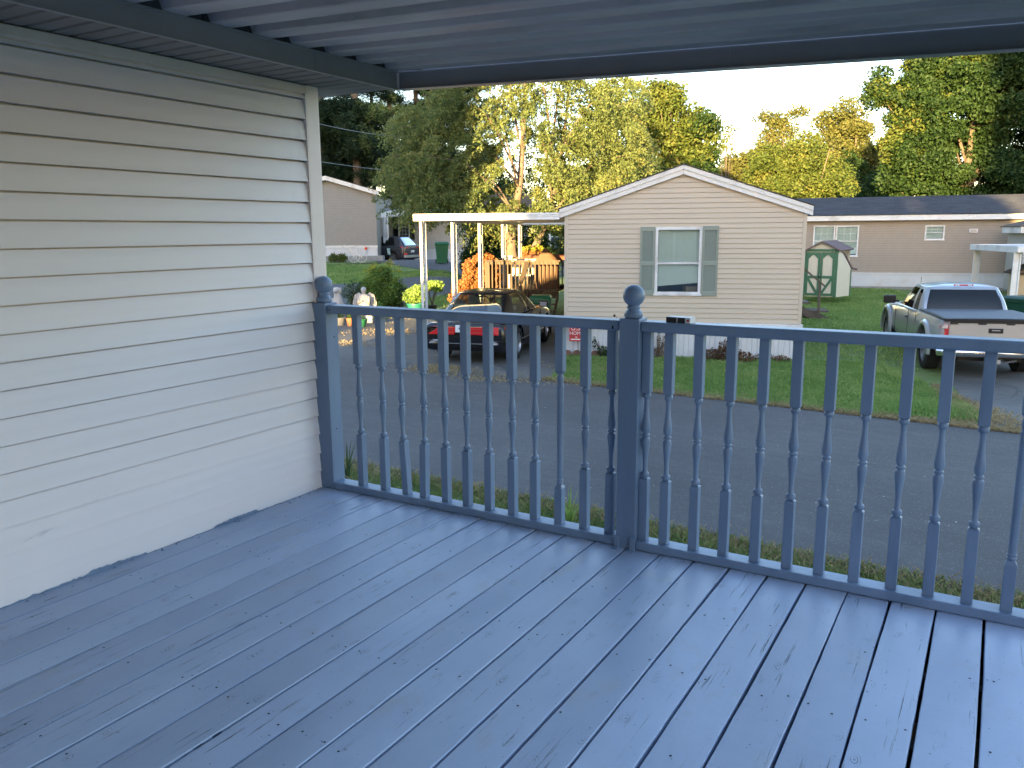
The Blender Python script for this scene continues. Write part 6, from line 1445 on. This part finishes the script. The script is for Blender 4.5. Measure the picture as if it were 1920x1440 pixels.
# ---------- hedges and garden plants
def hedge(label, depth, ells, k, r, n, leaf, mt, base, name='hedge', group=None, extra=None, cat='hedge', asp=.6):
    b = at(base[0], base[1], depth); b[2] = gz(b[0], b[1])-.02; cs = envelope(depth, ells, k, r); t = thing(name, label, cat, b, 0, group)
    quads(cluster(cs, n, leaf, 0, asp, .3)-b, 'foliage', M[mt], t)
    for (e_, k_, r_, n_2, l_, m_, nm) in (extra or []): quads(cluster(envelope(depth, e_, k_, r_), n_2, l_, 0, asp, .2)-b, nm, M[m_], t)['kind'] = 'stuff'
    mb = MB()
    for c, rr in cs[::max(1, len(cs)//12)]: c = c-b; mb.tube([(c[0]*.3, c[1]*.3, 0), (c[0]*.6, c[1]*.6, c[2]*.5), c], [.03, .02, .008], 5)
    mb.build('stems', M['bark'], t); return t
hedge('dense dark green hedge behind the carport, left of the birch trunk', 42, [(905,450,36,50),(940,440,50,60),(990,440,50,60),(1040,450,40,60),(890,482,20,28),(930,490,55,30)], 160, .55, 34000, .13, 'hedge', (940, 505))
hedge('rounded orange-bronze shrub glowing in the sun behind the sedan', 26.5, [(893,512,26,34),(880,540,30,30),(915,510,22,34),(905,540,30,35),(868,560,26,28)], 130, .16, 15000, .085, 'rust', (890, 560), name='shrub', cat='shrub')
hedge('small orange-bronze shrub between the porch rail and birch trunk', 31.5, [(1000,478,20,16),(985,488,18,12),(1018,484,14,12)], 50, .16, 4200, .09, 'rust', (1000, 500), name='shrub', cat='shrub', extra=[([(1000,466,20,6)], 10, .15, 500, .08, 'ytip', 'yellow_tips')])
hedge('green bush with bright yellow upper sprigs beside the plaster statues', 28.5, [(715,540,30,34),(700,550,24,24),(735,545,24,30),(715,515,26,14),(722,560,34,18)], 110, .22, 13000, .085, 'bushg', (718, 578), name='yellow_topped_bush', cat='bush', extra=[([(715,505,26,7),(690,508,10,6),(745,506,10,7),(730,494,8,8),(700,496,8,7)], 60, .10, 420, .07, 'ytip', 'yellow_sprigs')])  # extra yellow leaf clumps set along the upper part
hedge('wispy grey-green shrub behind the plaster statues', 28.5, [(664,550,20,24),(682,545,14,22)], 34, .22, 1500, .08, 'sagel', (668, 578), name='shrub', cat='shrub')
hedge('wispy grey-green shrub right of the yellow-tipped bush', 28.5, [(752,556,12,20)], 14, .2, 500, .08, 'sagel', (752, 578), name='shrub', cat='shrub')
hedge('small bright green plant at the foot of the yellow-tipped bush', 26.5, [(708,576,10,8)], 10, .12, 700, .055, 'herb', (708, 588), name='garden_plant', cat='plant')
# potted plants
def pot(label, P, r, h, mt, cs=None, n=0, leaf=.07, fm='herb', group=None):
    t = thing('potted_plant', label, 'potted plant', P, 0, group)
    mb = MB(); mb.lathe([(r*.72, 0), (r*.98, h*.9), (r*1.08, h*.9), (r*1.08, h), (r*.95, h), (r*.9, h*.93)], (0,0,0), 20); mb.build('pot', M[mt], t, smooth=35)
    mb = MB(); mb.lathe([(r*.9, h*.9), (.001, h*.93)], (0,0,0), 14); mb.build('earth', M['soil'], t)
    if cs: quads(cluster(cs, n, leaf, 0, .55, .3), 'foliage', M[fm], t)
    return t
q = onz(779, 592); pot('large bushy herb in a teal pot left of the nearest carport post', q, .27, .42, 'teal', [((0,0,.68),(.40,.38,.26)), ((-.18,0,.6),(.28,.3,.2)), ((.14,0,.86),(.28,.28,.18))], 3800, .075)
q = onz(811, 584); t = pot('leggy pale-topped plant in a dark pot right of the nearest carport post', q, .17, .22, 'black', [((.12,0,.95),(.36,.3,.15)), ((-.15,0,.85),(.2,.2,.14)), ((.25,0,.78),(.2,.2,.1))], 1700, .09)
mb = MB()
for a in (0, 1.7, 3.9): mb.tube([(0,0,.2), (.08*math.cos(a), .08*math.sin(a), .5), (.2*math.cos(a)+.08, .2*math.sin(a), .9)], [.03, .022, .012], 6)
mb.build('stem', M['bark'], t)
for (px, py, mt_, lb, r_) in ((657, 611, 'terra', 'small terracotta pot under the left end of the railing', .12), (676, 613, 'bin', 'low green pot seen under the railing beside the terracotta pot', .20), (638, 610, 'concrete', 'low grey pot at the foot of the left railing post', .16)):
    q = onz(px, py); pot(lb, q, r_, .24, mt_, [((0,0,.28),(r_*.8,r_*.8,.07))], 160, .05, 'hedge')
# plaster statues on pedestals
def statue_dog(P):
    t = thing('dog_statue', 'white plaster seated dog statue next to the left railing post', 'statue', P, R(20))
    rings = []
    for z, cx, a, b in ((0,0,.15,.20), (.10,0,.17,.22), (.22,.01,.165,.19), (.36,.0,.135,.15), (.48,-.02,.105,.115), (.56,-.04,.085,.09), (.61,-.05,.085,.085)):
        rings.append([(a*math.cos(th), cx-.03+b*math.sin(th), z+.32) for th in np.linspace(0, 2*math.pi, 15)[:-1]])
    mb = MB(); mb.grid(rings, close=True); mb.blob((0,-.08,.98), (.105,.13,.10), 14); mb.blob((0,-.22,.95), (.055,.085,.05), 12); mb.build('body', M['plaster'], t, smooth=60)
    for s in (-1, 1):
        mb = MB(); mb.blob((s*.105,-.04,.97), (.03,.05,.10), 10); mb.build('ear', M['plaster'], t, smooth=60)
        mb = MB(); mb.tube([(s*.085,-.12,.72), (s*.09,-.19,.5), (s*.09,-.20,.34)], [.06,.045,.05], 10); mb.blob((s*.09,-.24,.345), (.05,.075,.03), 8); mb.build('front_leg', M['plaster'], t, smooth=60)
        mb = MB(); mb.blob((s*.15,.06,.42), (.07,.13,.12), 10); mb.build('haunch', M['plaster'], t, smooth=60)
    mb = MB(); mb.box(-.22, .22, -.28, .24, 0, .32); mb.build('plinth', M['concrete'], t, bevel=.02)
def statue_angel(P):
    t = thing('angel_statue', 'white plaster winged figure beside the yellow-tipped bush', 'statue', P, R(35))
    rings = []
    for z, a, b in ((.0,.24,.20), (.10,.25,.21), (.26,.20,.17), (.42,.16,.13), (.55,.17,.12), (.62,.13,.10), (.665,.06,.06), (.69,.05,.055)):
        rings.append([(a*(1+.05*math.sin(5*th+z*8))*math.cos(th), b*math.sin(th), z+.22) for th in np.linspace(0, 2*math.pi, 23)[:-1]])
    mb = MB(); mb.grid(rings, close=True); mb.blob((0,-.02,.985), (.075,.085,.10), 14); mb.blob((0,.02,1.01), (.085,.085,.09), 12); mb.build('body', M['plaster'], t, smooth=60)
    for s in (-1, 1):
        pts = [(s*.05,.12,.80),(s*.16,.17,.92),(s*.30,.20,.84),(s*.37,.22,.60),(s*.36,.22,.34),(s*.25,.18,.24),(s*.14,.14,.42)]
        mb = MB(); mb.add(pts+[(x, y+.035, z) for x, y, z in pts], [tuple(range(7)), tuple(range(13, 6, -1))]+[(i, (i+1) % 7, (i+1) % 7+7, i+7) for i in range(7)])
        for k in range(4): mb.bar((s*(.10+k*.07), .105+.02*k, .80-.02*k), (s*(.17+k*.06), .16+.012*k, .36-.03*k), .02, .012)
        mb.build('wing', M['plaster'], t, bevel=.008)
        mb = MB(); mb.tube([(s*.15,-.02,.78), (s*.15,-.13,.62), (s*.03,-.19,.68)], [.045,.04,.03], 8); mb.build('arm', M['plaster'], t, smooth=60)
    mb = MB(); mb.box(-.26, .26, -.24, .26, 0, .22); mb.build('plinth', M['plaster'], t, bevel=.02)
q = onz(636, 602); statue_dog((q[0], q[1], G)); q = onz(684, 604); statue_angel((q[0], q[1], G))
# ---------- unseen trees added behind the porch, placed and gapped to block the low sun
def sunblock_tree(label, x, y, top, rad, n=26000, zlo=-1.2):
    t = thing('tree', label, 'tree', (x, y, G), 0, 'unseen sun-blocking trees behind the porch'); cs = []
    for _ in range(90):
        z = random.uniform(zlo, top-.6); f = 1-.55*max(0, (z/top))**2.2; a = random.uniform(0, 6.28); rr = rad*f*random.uniform(.1, .85)
        cs.append(((rr*math.cos(a), rr*math.sin(a)*.8, z-G), (rad*.36, rad*.36, rad*.36)))
    quads(cluster(cs, n, .75, 0, .8, .2), 'crown', M['mapleD'], t)
    mb = MB(); mb.tube([(0,0,0), (.1,0,(top-G)*.5), (0,.1,(top-G)*.9)], [.35, .25, .08], 8); mb.build('trunk', M['bark'], t)
for (x, y, h_, r_) in ((3.9,-33,13,3.0), (7.2,-34,12.5,3.4), (10.6,-33,12.5,3.2), (14.6,-33,13,3.0), (20.9,-33,25,3.4), (25.5,-35,26,4.6), (33,-34,26,5), (-7.9,-32,20,2.7), (-12.6,-33,20,3.6), (-19,-34,22,5.2), (-28,-34,25,5.8), (-39,-36,25,6), (-50,-38,25,6), (42,-36,18,6)):
    sunblock_tree('unseen leafy tree added behind the porch to block the low sun', x, y, h_, r_)
